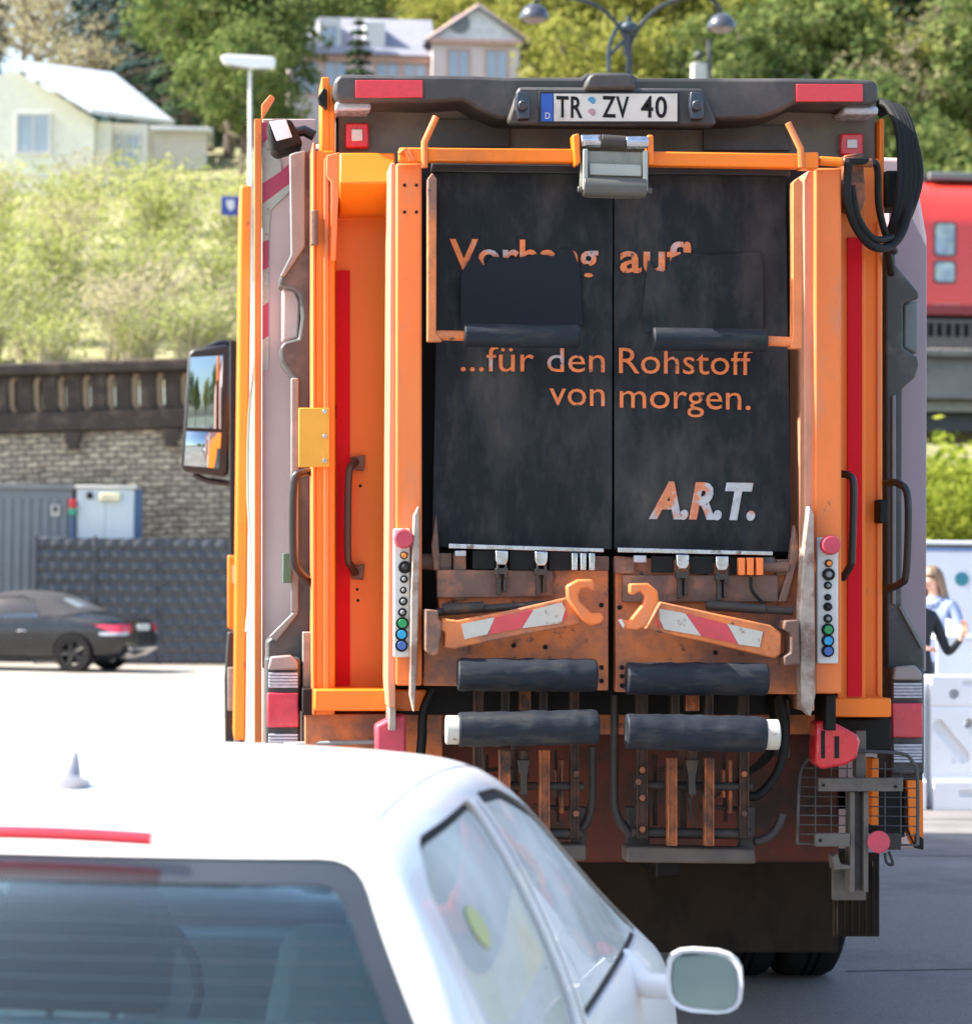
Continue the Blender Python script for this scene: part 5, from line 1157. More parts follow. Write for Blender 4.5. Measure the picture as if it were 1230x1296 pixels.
obj('balusters', b2, DSTONE, WL, world=False, bevel=.02); obj('baluster_reveals', b3, LIT_REVEAL, WL, world=False, bevel=.01)
b = MB()
for k in range(19): x = -25.3+k*1.9; b.ext([(x-.17,4.5),(x-.17,4.42),(x-.10,4.16),(x+.10,4.16),(x+.17,4.42),(x+.17,4.5)], -.16, -.001)
obj('corbels', b, DSTONE, WL, world=False, bevel=.02)
# quilted dark panel fence
FN = thing('panel_fence', 'dark blue grey fence of quilted panels behind the black convertible', 'fence', (0,0,0))
FM = mat('dark_fence_panel', (.05,.052,.06), .38, var=.15, scale=2, coat=.25)
YF = 42.6
x0, x1 = P(45,760,YF).x, P(420,760,YF).x
nx, nz = 300, 88; zt = P(200,682,YF).z; vs = []
for j in range(nz+1):
    for i in range(nx+1):
        x = lerp(x0,x1,i/nx); z = lerp(.02,zt,j/nz)
        v_ = z/.21; dv = v_%1; u = ((x-x0)/.25+(.5 if int(v_)%2 else 0))%1
        bump_ = .05*(math.sin(math.pi*u)**.7)*(math.sin(math.pi*dv)**.5)
        vs.append((x, YF-.0-bump_-.0-(x-x0)*.03, z))
n = len(vs); back = [(x, y*0+YF+.10-(x-x0)*.03, z) for x,y,z in vs]
b = MB(); b.add(vs, [(j*(nx+1)+i, j*(nx+1)+i+1, (j+1)*(nx+1)+i+1, (j+1)*(nx+1)+i) for j in range(nz) for i in range(nx)])
obj('quilted_panel', b, FM, FN)
b = MB(); xe = x1
b.add([(x0,YF+.03,.02),(x1,YF+.03-(x1-x0)*.03,.02),(x1,YF+.03-(x1-x0)*.03,zt),(x0,YF+.03,zt),(x0,YF+.08,.02),(x1,YF+.08-(x1-x0)*.03,.02),(x1,YF+.08-(x1-x0)*.03,zt),(x0,YF+.08,zt)], [(0,1,2,3),(7,6,5,4),(3,2,6,7),(0,3,7,4),(1,5,6,2)])
obj('backing', b, FM, FN)
for pxp in (45,120,203,290,375):
    xx = P(pxp,760,YF).x; b = MB(); b.box(xx-.03,xx+.03,YF-.05-(xx-x0)*.03,YF+.1-(xx-x0)*.03,0,zt+.04); obj('post', b, FM, FN, bevel=.005)
# grey container and white box
Yk = 43.4
CN = thing('storage_container', 'grey corrugated storage container with a small white notice', 'container', (P(20,845,Yk).x, Yk, 0))
xa, xb, zt2 = P(-160,700,Yk).x, P(91,700,Yk).x, P(60,620,Yk).z
b = MB(); b.box(xa,xb,Yk,Yk+1.5,.05,zt2); obj('shell', b, mat('container_grey',(.17,.19,.2),.5,var=.08), CN, bevel=.01)
b = MB(); x = xa+.05
while x < xb-.1: b.ext([(x,.1),(x+.09,.1),(x+.09,zt2-.15),(x,zt2-.15)], Yk-.028, Yk-.001); x += .17
obj('corrugation', b, mat('container_grey',(0,0,0)), CN, bevel=.008)
b = MB(); b.box(xa-.03,xb+.02,Yk-.05,Yk+1.5,zt2+.001,zt2+.1); obj('roof_rail', b, GREYL, CN, bevel=.01)
b = MB(); b.pbox(64,639,76,653,Yk-.045,Yk-.029); q = obj('notice', b, STICKW, CN, bevel=.004)
b = MB(); b.pbox(67,641,73,648,Yk-.05,Yk-.0455); obj('pictogram', b, GREYP, q)
b = MB(); b.pbox(45,680,87,684,Yk-.2,Yk-.03); obj('light_bar', b, GREYL, CN, bevel=.01)
BX = thing('switch_cabinet', 'white double door switch cabinet standing above the dark fence', 'cabinet', (P(135,845,Yk).x, Yk, 0))
z0, z1 = .02, P(135,618,Yk).z; xa, xb = P(97,650,Yk).x, P(170,650,Yk).x
b = MB(); b.box(xa,xb,Yk,Yk+.9,z0,z1); obj('housing', b, mat('cabinet_white',(.6,.65,.66),.4,var=.03), BX, bevel=.02)
b = MB(); b.box(xb+.001,xb+.13,Yk+.05,Yk+.8,z0,z1-.02); obj('side_panel', b, mat('cabinet_blue',(.06,.12,.22),.5), BX, bevel=.01)
for xd in (xa+.02, (xa+xb)/2+.005):
    b = MB(); b.box(xd,xd+(xb-xa)/2-.025,Yk-.02,Yk-.001,z0,z1-.2); obj('door', b, mat('cabinet_white',(0,0,0)), BX, bevel=.01)
b = MB(); b.box(xa-.02,xb+.05,Yk-.06,Yk+.9,z1+.001,z1+.05); obj('lid', b, mat('cabinet_lid',(.65,.64,.58),.5,var=.05), BX, bevel=.01)
b = MB(); b.pbox(126,624,152,634,Yk-.1,Yk-.022); obj('warning_light', b, mat('cream_lens',(.8,.72,.45),.4), BX, bevel=.02)
b = MB(); b.pbox(110,623,117,631,Yk-.06,Yk-.003); obj('lock', b, BLACK, BX, bevel=.01)
FE = thing('fire_extinguisher', 'small red and green box between the grey container and the white cabinet', 'control box', (P(92,845,Yk).x, Yk, 0))
b = MB(); b.pbox(88,632,96,643,Yk-.12,Yk-.03); obj('red_half', b, RED, FE, bevel=.01)
b = MB(); b.pbox(88,643.5,96,652,Yk-.12,Yk-.03); obj('green_half', b, mat('panel_green',(.03,.35,.2),.5), FE, bevel=.01)
b = MB(); b.pbox(89,653,94,850,Yk-.08,Yk-.03); obj('post', b, mat('cabinet_blue',(0,0,0)), FE, bevel=.006)
FE.name = 'control_box'

# platform lamp and blue sign on the slope
YL_ = 47.0; q = P(317,235,YL_)
LPT = thing('street_lamp', 'slim white lamp post with a flat white head above the slope', 'street lamp', (P(317,400,YL_).x, YL_, 5.2))
WL_ = mat('lamp_white',(.78,.78,.76),.4,var=.04)
b = MB(); b.tube([(P(319,500,YL_).x, YL_, 5.0), P(316,88,YL_)], [.055,.032], 12); obj('pole', b, WL_, LPT)
b = MB(); b.prism([(279,71),(286,68),(345,71),(349,75),(348,86),(318,86),(284,80)], YL_-.14, YL_+.14); obj('lamp_head', b, WL_, LPT, bevel=.02)
b = MB(); b.prism([(290,82),(340,86),(340,88),(290,84)], YL_-.1, YL_+.1); obj('diffuser', b, GREYL, LPT, bevel=.004)
SG = thing('station_sign', 'small blue sign with a white symbol on a thin post', 'sign', (P(293,400,47.6).x, 47.6, 5.4))
b = MB(); b.pbox(280,248,303,272,47.55,47.6); q = obj('sign_plate', b, mat('sign_blue',(.03,.06,.3),.5), SG, bevel=.006)
b = MB(); b.prism([(286,253),(296,252),(297,262),(292,267),(287,261)],47.53,47.549); obj('symbol', b, WHITEP, q)
b = MB(); b.tube([P(306,250,47.62), (P(306,400,47.62).x,47.62,5.2)], .03, 8); obj('post', b, GREYL, SG)

# ------------------------------------------------------------------ houses
PLW = mat('white_render', (.72,.7,.65), .8, var=.05, scale=.8); PLP = mat('pale_pink_render', (.72,.6,.55), .8, var=.05, scale=.8)
ROOFW = mat('bright_metal_roof', (.75,.77,.8), .35, var=.05, metal=.0); SLATE = mat('grey_slate_roof', (.22,.22,.26), .7, var=.12, scale=3, bump=.3, bscale=15)
TRIM = mat('salmon_trim', (.6,.36,.28), .7, var=.08); WING = mat('house_window', (.35,.42,.5), .12, var=.15, scale=.6, coat=.5)
def window(par, x, z, w_, h_, y, fr, parent_world=False):
    b = MB(); t_ = .09; b.box(x-w_/2-t_,x+w_/2+t_,y-.05,y+.02,z-t_,z); b.box(x-w_/2-t_,x+w_/2+t_,y-.05,y+.02,z+h_,z+h_+t_); b.box(x-w_/2-t_,x-w_/2,y-.05,y+.02,z+.0005,z+h_-.0005); b.box(x+w_/2,x+w_/2+t_,y-.05,y+.02,z+.0005,z+h_-.0005); b.box(x-.03,x+.03,y-.03,y+.01,z+.001,z+h_-.001)
    f = obj('window', b, fr, par, world=False); b = MB(); b.box(x-w_/2,x+w_/2,y-.008,y+.005,z,z+h_); obj('pane', b, WING, f, world=False)
# white roofed house, left
Yh = 84.0; s_ = ppm(Yh); q = P(20,225,Yh)
H1 = thing('white_roof_house', 'pale house with a broad bright white roof above the shrubs', 'house', (P(60,225,Yh).x, Yh, P(60,235,Yh).z-2.5), R(-6))
ox, oz = H1.location.x, H1.location.z
def hp(px, py): p = P(px, py, Yh); return (p.x-ox, p.z-oz)
xe, ze = hp(150,160); xr_, zr = hp(20,74); xl_, _ = hp(-150,160)
zw = hp(60,150)[1]
b = MB(); b.box(xl_,xe-.3,.6,8,0,zw); obj('wall', b, mat('pale_sage_render',(.68,.68,.6),.8,var=.06), H1, world=False)
xR, zR = hp(212,140); xT, zT = hp(128,78); xa2, za2 = hp(-150,80); xm, zm_ = hp(20,84); xq, zq = hp(118,140); zl = hp(60,100)[1]
# broad mono-hip: bright plane falls towards the right
b = MB(); b.add([(hp(14,76)[0],-.4,hp(14,76)[1]),(hp(128,80)[0],3,hp(128,80)[1]+.2),(hp(210,140)[0],2.5,hp(210,140)[1]),(hp(120,142)[0],-.6,hp(120,142)[1]),
                 (hp(14,76)[0],-.4,hp(14,82)[1]),(hp(128,80)[0],3,hp(128,84)[1]+.2),(hp(210,140)[0],2.5,hp(210,146)[1]),(hp(120,142)[0],-.6,hp(120,148)[1])],
         [(0,3,2,1),(4,5,6,7),(0,4,7,3),(3,7,6,2),(2,6,5,1),(0,1,5,4)]); rf = obj('roof', b, ROOFW, H1, world=False)
b = MB(); b.ext([(xa2,zw),(hp(14,84)[0],hp(14,84)[1]),(hp(122,150)[0],zw+.0)], .3, .7); b.box(xa2,hp(118,150)[0],.3,.7,.0,zw-.001); obj('gable_wall', b, mat('pale_sage_render',(0,0,0)), H1, world=False)
b = MB(); b.box(hp(130,155)[0],hp(182,155)[0],1.2,3,0,hp(150,150)[1]); obj('porch', b, PLW, H1, world=False, bevel=.03)
for xx in (140,163):
    window(H1, hp(xx,190)[0], hp(xx,205)[1], .35, 1.0, 1.19, WHITEP)
window(H1, hp(40,190)[0], hp(40,190)[1], 1.0, 1.2, .29, WHITEP)
b = MB(); b.prism([(18,218),(130,226),(130,230),(18,223)], Yh-1.5, Yh-1.3); o = obj('balcony_rail', b, WHITEP, H1)
# small white annex
Ya = 88.0; H2 = thing('white_annex', 'low white annex building beside the white roofed house', 'annex', (P(190,200,Ya).x, Ya, P(190,190,Ya).z-2.5))
x0, z0 = P(150,165,Ya).x-H2.location.x, P(150,165,Ya).z-H2.location.z; x1 = P(262,165,Ya).x-H2.location.x
b = MB(); b.box(x0,x1,0,3,0,z0); obj('wall', b, PLW, H2, world=False, bevel=.02)
b = MB(); b.box(x0-.2,x1+.2,-.3,3.2,z0+.002,z0+.15); obj('roof', b, ROOFW, H2, world=False, bevel=.02)
for xx in (.25,.5,.75): window(H2, lerp(x0,x1,xx), .9, .5, .8, -.001, TRIM)
# pink villa behind the truck
Yv = 118.0; H3 = thing('pink_villa', 'pale pink villa with a grey hipped roof and a white gable above the truck', 'house', (P(500,180,Yv).x, Yv, P(500,135,Yv).z-3), 0)
ox, oz = H3.location.x, H3.location.z
def vp(px, py): p = P(px, py, Yv); return (p.x-ox, p.z-oz)
zE = vp(480,72)[1]
b = MB(); b.box(vp(366,70)[0],vp(545,70)[0],.0,7,0,zE); b.box(vp(545,70)[0]+.001,vp(655,70)[0],-.8,7,0,vp(600,58)[1]); wl = obj('wall', b, PLP, H3, world=False, bevel=.02)
b = MB(); b.box(vp(362,70)[0],vp(548,70)[0],-.18,-.001,zE-.25,zE+.05); b.box(vp(542,58)[0],vp(659,58)[0],-1.0,-.801,vp(600,60)[1],vp(600,54)[1]); obj('cornice', b, TRIM, H3, world=False, bevel=.02)
za, zb_ = vp(400,22)[1]+.6, zE+.05
a0, a1 = vp(358,70)[0], vp(552,70)[0]
b = MB(); b.add([(a0,-.4,zb_),(a1,-.4,zb_),(a1,7.4,zb_),(a0,7.4,zb_),(a0+1.7,3,za),(a1,3,za)], [(0,1,5,4),(1,2,5),(2,3,4,5),(3,0,4),(0,3,2,1)]); obj('roof', b, SLATE, H3, world=False)
g0, g1, gz, gt = vp(543,56)[0], vp(662,56)[0], vp(600,54)[1]+.002, vp(600,12)[1]
b = MB(); b.ext([(g0,gz),(g1,gz),((g0+g1)/2,gt)], -.79, -.6); obj('gable', b, mat('gable_white',(.7,.68,.64),.8), H3, world=False)
b = MB()
for (p, q2) in (((g0-.2,gz-.05),((g0+g1)/2,gt+.05)),((g1+.2,gz-.05),((g0+g1)/2,gt+.05))): b.tube([(p[0],-.9,p[1]),(q2[0],-.9,q2[1])],.09,6)
obj('gable_trim', b, TRIM, H3, world=False)
b = MB(); b.add([(g0-.3,-1,gz-.1),((g0+g1)/2,-1,gt+.05),((g0+g1)/2,6,gt+.05),(g0-.3,6,gz-.1),(g1+.3,-1,gz-.1),(g1+.3,6,gz-.1)], [(0,1,2,3),(4,5,2,1)]); o = obj('gable_roof', b, SLATE, H3, world=False); so = o.modifiers.new('s','SOLIDIFY'); so.thickness = .12
b = MB(); b.lathe([(0,0),(.45,0),(.45,.05),(0,.05)],(vp(580,33)[0],-.86,vp(580,33)[1]),'y',20); obj('oval_vent', b, GREYL, H3, world=False)
for (px, y_) in ((388,-.001),(425,-.001),(490,-.001),(525,-.001)): window(H3, vp(px,100)[0], vp(px,118)[1], .95, 1.45, y_, TRIM)
for px in (578,626): window(H3, vp(px,100)[0], vp(px,110)[1], .9, 1.5, -.801, TRIM)
b = MB(); b.box(vp(404,40)[0],vp(432,40)[0],.3,2,zb_,vp(410,20)[1]); q = obj('dormer', b, PLW, H3, world=False, bevel=.03)
window(q, (vp(404,40)[0]+vp(432,40)[0])/2, zb_+.3, .6, 1.0, .299, WHITEP)
b = MB(); b.box(vp(462,40)[0],vp(488,40)[0],.3,2,zb_,vp(470,24)[1]); q = obj('dormer', b, PLW, H3, world=False, bevel=.03)

# twin headed lamps behind the truck
Yt = 20.0
TL = thing('twin_lamp', 'tall lamp mast behind the truck with two dark dome lamps hanging from curved arms', 'street lamp', (P(796,700,Yt).x, Yt, 0))
LM = mat('blue_grey_lamp_metal',(.03,.036,.042),.5,metal=.2,var=.1); b = MB(); b.tube([(P(796,700,Yt).x,Yt,0),P(796,20,Yt)],[.06,.032],14); obj('mast', b, LM, TL)
for sx, hx, hy in ((-1,676,22),(1,913,34)):
    b = MB(); c = [P(796,60,Yt), P(796+sx*14,32,Yt), P(796+sx*45,5,Yt), P(hx-sx*22,-6,Yt), P(hx,hy-20,Yt)]
    b.tube(smooth(c,6), .022, 8); obj('arm', b, LM, TL)
    b = MB(); r = 19/ppm(Yt); b.lathe([(0,r*.95),(r*.35,r*.9),(r*.7,r*.65),(r*.95,r*.25),(r,0),(r*.97,-.02),(r*.9,0)], tuple(P(hx,hy,Yt)), 'z', 28); l = obj('lamp_dome', b, mat('dark_lamp_dome',(.05,.055,.07),.35,var=.1,coat=.3), TL, ang=50)
    b = MB(); b.lathe([(0,-.07),(r*.6,-.05),(r*.9,0)], tuple(P(hx,hy,Yt)), 'z', 24); obj('diffuser', b, mat('brown_diffuser',(.2,.15,.12),.4), l)
b = MB(); b.ptube([(770,90),(772,55),(788,28),(792,70)],Yt,2.5,8,sm=5); b.tube([P(768,72,Yt),P(796,45,Yt)],.02,8); b.sphere(P(796,34,Yt),.1,sc=(1,1,.6)); obj('cable_loop', b, mat('teal_cable',(.02,.04,.06),.4), TL)
CHM = thing('chimney_stack', 'short pale grey chimney stack seen just above the truck roof', 'chimney', (P(885,120,60).x, 60, 0))
b = MB(); b.box(P(877,100,60).x,P(897,100,60).x,60,60.4,0,P(880,78,60).z); obj('stack', b, mat('pale_concrete',(.5,.5,.45),.8,var=.1), CHM, bevel=.02)
b = MB(); b.tube([P(898,110,60),P(897,50,60)],.06,8); b.sphere(P(884,70,60),.12); obj('flue', b, GREYP, CHM)

# ------------------------------------------------------------------ railway bridge and train
Yb = 70.0; sb = ppm(Yb)
def bx(px): return P(px,700,Yb).x
BR = thing('railway_bridge', 'grey railway bridge with a slatted railing carrying the red train', 'bridge', (bx(1200), Yb, 0))
zT, zD, zB, zU = P(1195,403,Yb).z, P(1195,441,Yb).z, P(1195,505,Yb).z, P(1195,545,Yb).z
XA, XB = bx(1010), bx(1010)+60
CON = mat('grimy_concrete',(.26,.23,.2),.85,var=.2,scale=.8,col2=(.13,.12,.11),lo=.48,hi=.65,scale2=.9,bump=.3); b = MB(); b.box(XA,XB,Yb,Yb+9,zB,zD); b.box(XA,XB,Yb-.25,Yb-.001,zD-.25,zD-.02); obj('deck_girder', b, CON, BR, bevel=.03)
b = MB(); b.box(XA,XB,Yb+.3,Yb+9,zB-.35,zB-.001); obj('ledge', b, mat('pale_ledge',(.38,.33,.25),.85,var=.15), BR, bevel=.02)
b = MB(); b.box(XA,XB,Yb+.6,Yb+8.6,zU,zB-.36); obj('soffit_beam', b, mat('dark_soffit',(.09,.085,.075),.8,var=.2), BR, bevel=.02)
b = MB(); x = XA
while x < XB: b.box(x,x+.07,Yb+.02,Yb+.09,zD,zT-.12); x += .26
b.box(XA,XB,Yb+.0,Yb+.11,zT-.12,zT-.02); obj('railing', b, mat('dark_railing',(.12,.11,.1),.7), BR)
b = MB(); b.box(XA,XB,Yb+.12,Yb+9,zD+.001,zD+.35); obj('ballast', b, mat('ballast_stone',(.22,.19,.17),.9,var=.3,scale=20), BR)
for xx in (XA-1.5, XA+30):
    b = MB(); b.box(xx,xx+3,Yb+.4,Yb+8.8,-.1,zU-.001); obj('pier', b, CON, BR, bevel=.05)
b = MB(); b.box(XA-14,XA-.01,Yb,Yb+9,-.1,zD); obj('abutment', b, CON, BR, bevel=.05)
TR = thing('regional_train', 'red double deck regional train standing on the railway bridge', 'train', (bx(1200), Yb+3, zD))
Yr = Yb+1.2; TRD = mat('train_red',(.72,.045,.03),.3,var=.04,scale=1,coat=.5)
zt, zb2 = P(1195,222,Yr).z, P(1195,398,Yr).z; xa = P(1020,300,Yr).x
prof = [(zb2,0),(zt-1.4,0),(zt-.9,.12),(zt-.35,.5),(zt,1.2)]
vs = []; pr = [(y,z) for z,y in prof]+[(2.8-y,z) for z,y in prof[::-1]]
for x in (xa, xa+27): vs += [(x, Yr+y, z) for y,z in pr]
n = len(pr); b = MB(); b.add(vs, [tuple(range(n)), tuple(range(2*n-1,n-1,-1))]+[(k,(k+1)%n,(k+1)%n+n,k+n) for k in range(n)]); obj('carriage_body', b, TRD, TR, bevel=.02)
b = MB(); b.box(xa,xa+27,Yr-.02,Yr-.001,zb2,zb2+.28); obj('sill_stripe', b, mat('train_dark_red',(.25,.03,.03),.5), TR)
b = MB()
for px in (1184,): pass
for k in range(9):
    for (ya, yb_) in ((283,322),(332,356)):
        b = MB(); xw_ = P(1184,300,Yr).x+k*2.1 - 2*2.1
        z0_, z1_ = P(1196,yb_,Yr).z, P(1196,ya,Yr).z
        q = roundpoly([(xw_,z0_),(xw_+.55,z0_),(xw_+.55,z1_),(xw_,z1_)], .1); qq = roundpoly([(xw_-.06,z0_-.06),(xw_+.61,z0_-.06),(xw_+.61,z1_+.06),(xw_-.06,z1_+.06)], .13)
        b.ext(qq, Yr-.015, Yr-.001); w_ = obj('window', b, GREYP, TR)
        b = MB(); b.ext(q, Yr-.025, Yr-.0155); obj('pane', b, mat('train_glass',(.25,.33,.42),.08,var=.5,scale=1.5,coat=1,col2=(.4,.5,.45),lo=.45,hi=.6,scale2=2), w_)
part_text = text_mesh('DB REGIO', 1183,1214, 388,388, 4, Yr-.003); o = obj('lettering', part_text, mat('pale_lettering',(.6,.45,.45),.5), TR); o.data.materials.append(mat('pale_lettering',(0,0,0)))
b = MB(); b.box(P(1172,210,Yr).x,P(1180,210,Yr).x,Yr+1,Yr+1.6,zt+.001,zt+.35); b.box(P(1185,210,Yr).x,P(1250,210,Yr).x,Yr+.8,Yr+2,zt+.001,zt+.22); obj('roof_unit', b, GREYL, TR, bevel=.03)
b = MB(); b.box(xa+.5,xa+26.5,Yr+.2,Yr+2.6,zD+.4,zb2-.001); obj('underframe', b, BLACK, TR)

# ------------------------------------------------------------------ right hand: barriers, trailer
BARW = mat('barrier_white',(.86,.87,.88),.45,var=.04,scale=3,col2=(.45,.45,.48),lo=.62,hi=.75,scale2=9)
def barrier(label):
    t = thing('plastic_barrier', label, 'barrier', (0,0,0), 0, None)
    b = MB(); b.box(-.98,.98,-.2,.2,.0,.24); b.box(-.98,.98,-.14,.14,.24,.80); b.box(-.98,.98,-.14,.14,.80,1.02)
    prof = [(-.24,0),(.24,0),(.24,.22),(.15,.26),(.15,.78),(.13,.80),(.15,.82),(.15,1.04),(-.15,1.04),(-.15,.82),(-.13,.80),(-.15,.78),(-.15,.26),(-.24,.22)]
    vs = [(x,y,z) for x in (-.98,.98) for y,z in prof]; n = len(prof)
    b = MB(); b.add(vs, [tuple(range(n)), tuple(range(2*n-1,n-1,-1))]+[(k,(k+1)%n,(k+1)%n+n,k+n) for k in range(n)])
    me = b.mesh('b', [BARW]); bm = bmesh.new(); bm.from_mesh(me); bmesh.ops.recalc_face_normals(bm, faces=bm.faces[:]); bm.to_mesh(me); bm.free()
    cs = []
    def slot(cx, cz, L_, w_, ang, d=.06, through=False):
        c, s1 = math.cos(ang), math.sin(ang); pts = []
        for k in range(16):
            a = 2*math.pi*k/16; ex = (L_/2-w_/2)*(1 if math.cos(a) >= 0 else -1)+w_/2*math.cos(a); ez = w_/2*math.sin(a); pts.append((cx+ex*c-ez*s1, cz+ex*s1+ez*c))
        cs.append(cutter(pts, 'y', -.5, .5 if through else -.15+d))
    for cx in (-.82,-.55,-.25,.05,.35,.65): slot(cx,.53,.42,.11,R(-50))
    for cx in (-.68,-.1,.5): slot(cx,.67,.09,.08,0,through=True)
    for cx in (-.8,-.5,-.2,.1,.4,.7): slot(cx,.90,.085,.08,0,.09)
    for cx in (-.65,-.15,.35,.8): slot(cx,.985,.17,.045,0,.04)
    for cx in (-.7,-.2,.3,.8): slot(cx,.13,.17,.06,0,-.04)
    me = boolean(me, cs); me.materials.clear(); o = obj('barrier_body', me, BARW, t, world=False, flip=False, bevel=.006); o.data.materials.append(BARW) if not o.data.materials else None
    b = MB(); b.lathe([(.05,0),(.05,1.0)],(1.0,0,.02),'z',16); obj('coupling', b, BARW, t, world=False)
    b = MB()
    for x in (-.6,.0,.6): b.box(x-.1,x+.1,-.18,.18,-.0,.02)
    obj('foot', b, GREYL, t, world=False); return t
Yq = 11.4
b0 = barrier('nearest white plastic barrier at the right edge beside the truck'); b0.location = (P(1150,1010,Yq).x+1.12, Yq, .004)
xw2 = b0.location.x
dup(b0, (xw2-2.02, Yq, .004), 0, 1, 'white plastic barrier mostly hidden behind the right side of the truck')
dup(b0, (xw2+2.02, Yq, .004), 0, 1, 'white plastic barrier continuing past the right edge of the photo')
TRL = thing('market_trailer', 'white trailer with a thin blue line along its top behind the woman', 'trailer', (P(1200,850,20).x+1.2, 20, 0))
TW = mat('trailer_white',(.74,.76,.8),.35,var=.03,coat=.3); tx = TRL.location.x
b = MB(); b.box(tx-2.4,tx+2.4,20,22.1,.45,P(1200,694,20).z); q = obj('trailer_body', b, TW, TRL, bevel=.04)
b = MB(); b.box(tx-2.405,tx+2.405,19.985,19.999,P(1200,697.5,20).z,P(1200,693,20).z); obj('blue_line', b, mat('trailer_blue',(.15,.25,.5),.4), q)
b = MB(); b.box(tx-2.45,tx+2.45,19.93,22.15,P(1200,693,20).z+.03,P(1200,688,20).z+.03); obj('roof_edge', b, TW, TRL, bevel=.01)
b = MB(); b.cyl(P(1217,733,19.98), P(1217,733,19.999), .075, 20); obj('teal_disc', b, mat('teal_disc',(.03,.2,.25),.4), q)
for sx in (-.4,.4):
    b = MB(); b.lathe([(0,-.09),(.26,-.1),(.3,-.06),(.3,.06),(.26,.1),(0,.09)],(tx+sx,20.25,.3),'y',28); obj('wheel', b, TYRE, TRL)
b = MB(); b.box(tx-3.6,tx-2.38,20.9,21.1,.45,.55); obj('drawbar', b, GREYP, TRL, bevel=.01)
TB = thing('folding_table', 'white table with cups standing behind the plastic barrier', 'table', (P(1205,850,14.5).x+.5, 14.5, .12))
tx = TB.location.x
b = MB(); b.box(tx-.75,tx+.9,14.15,14.85,1.26,1.30); b.box(tx-.73,tx+.88,14.17,14.19,.2,1.2595); obj('table_top', b, TW, TB, bevel=.008)
for sx in (-.7,.8):
    for sy in (14.2,14.8):
        b = MB(); b.tube([(tx+sx,sy,.12),(tx+sx,sy,1.26)],.02,8); obj('leg', b, GREYL, TB)
for (px, h_, lab) in ((1203,.14,'taller white cup on the table behind the barrier'),(1212,.09,'shorter white cup on the table behind the barrier')):
    c = P(px,795,14.3); b = MB(); b.lathe([(0,0),(.035,0),(.045,h_),(.04,h_),(.032,.01)],(c.x,14.3,1.3005),'z',20); tag(obj('cup', b, TW, ang=50), lab, 'cup')

# ------------------------------------------------------------------ people
SKIN = mat('skin',(.55,.3,.21),.5,var=.06); 
def skinmesh(joints, edges, root=0, sub=2):
    me = bpy.data.meshes.new('k'); me.from_pydata([j[0] for j in joints], edges, []); o = bpy.data.objects.new('k', me); COL.objects.link(o)
    md = o.modifiers.new('s','SKIN'); md.use_smooth_shade = True
    for i, j in enumerate(joints):
        r = j[1] if isinstance(j[1], tuple) else (j[1], j[1]); me.skin_vertices[0].data[i].radius = r; me.skin_vertices[0].data[i].use_root = (i == root)
    sb_ = o.modifiers.new('b','SUBSURF'); sb_.levels = sub; sb_.render_levels = sub
    bpy.context.view_layer.update(); r = evalmesh(o); bpy.data.objects.remove(o); return r
def joinmesh(ms):
    bm = bmesh.new()
    for m in ms: bm.from_mesh(m)
    me = bpy.data.meshes.new('j'); bm.to_mesh(me); bm.free(); return me
def hand(wrist, d, palm_n, side):
    """five separate bent fingers; d = pointing direction, palm_n = palm normal, side=+1/-1 for the thumb"""
    d = Vector(d).normalized(); n = Vector(palm_n).normalized(); u = d.cross(n).normalized()*side; W_ = Vector(wrist)
    J = [(W_, .026), (W_+d*.045, (.034,.018)), (W_+d*.08, (.036,.016))]; E = [(0,1),(1,2)]; out = [skinmesh(J, E, 0, 2)]
    for k, (o_, l) in enumerate(((.028,.072),(.010,.08),(-.010,.075),(-.028,.06))):
        b0_ = W_+d*.078+u*o_; p = [b0_-d*.012, b0_+d*l*.42+n*.004, b0_+d*l*.75+n*.018, b0_+d*l*.95+n*.036]
        out.append(skinmesh([(q, r) for q, r in zip(p, (.0095,.009,.008,.007))], [(0,1),(1,2),(2,3)], 0, 2))
    t0 = W_+d*.025+u*.022; p = [t0, t0+u*.022+d*.022+n*.01, t0+u*.034+d*.048+n*.016, t0+u*.036+d*.068+n*.02]
    out.append(skinmesh([(q, r) for q, r in zip(p, (.013,.012,.010,.008))], [(0,1),(1,2),(2,3)], 0, 2)); return out
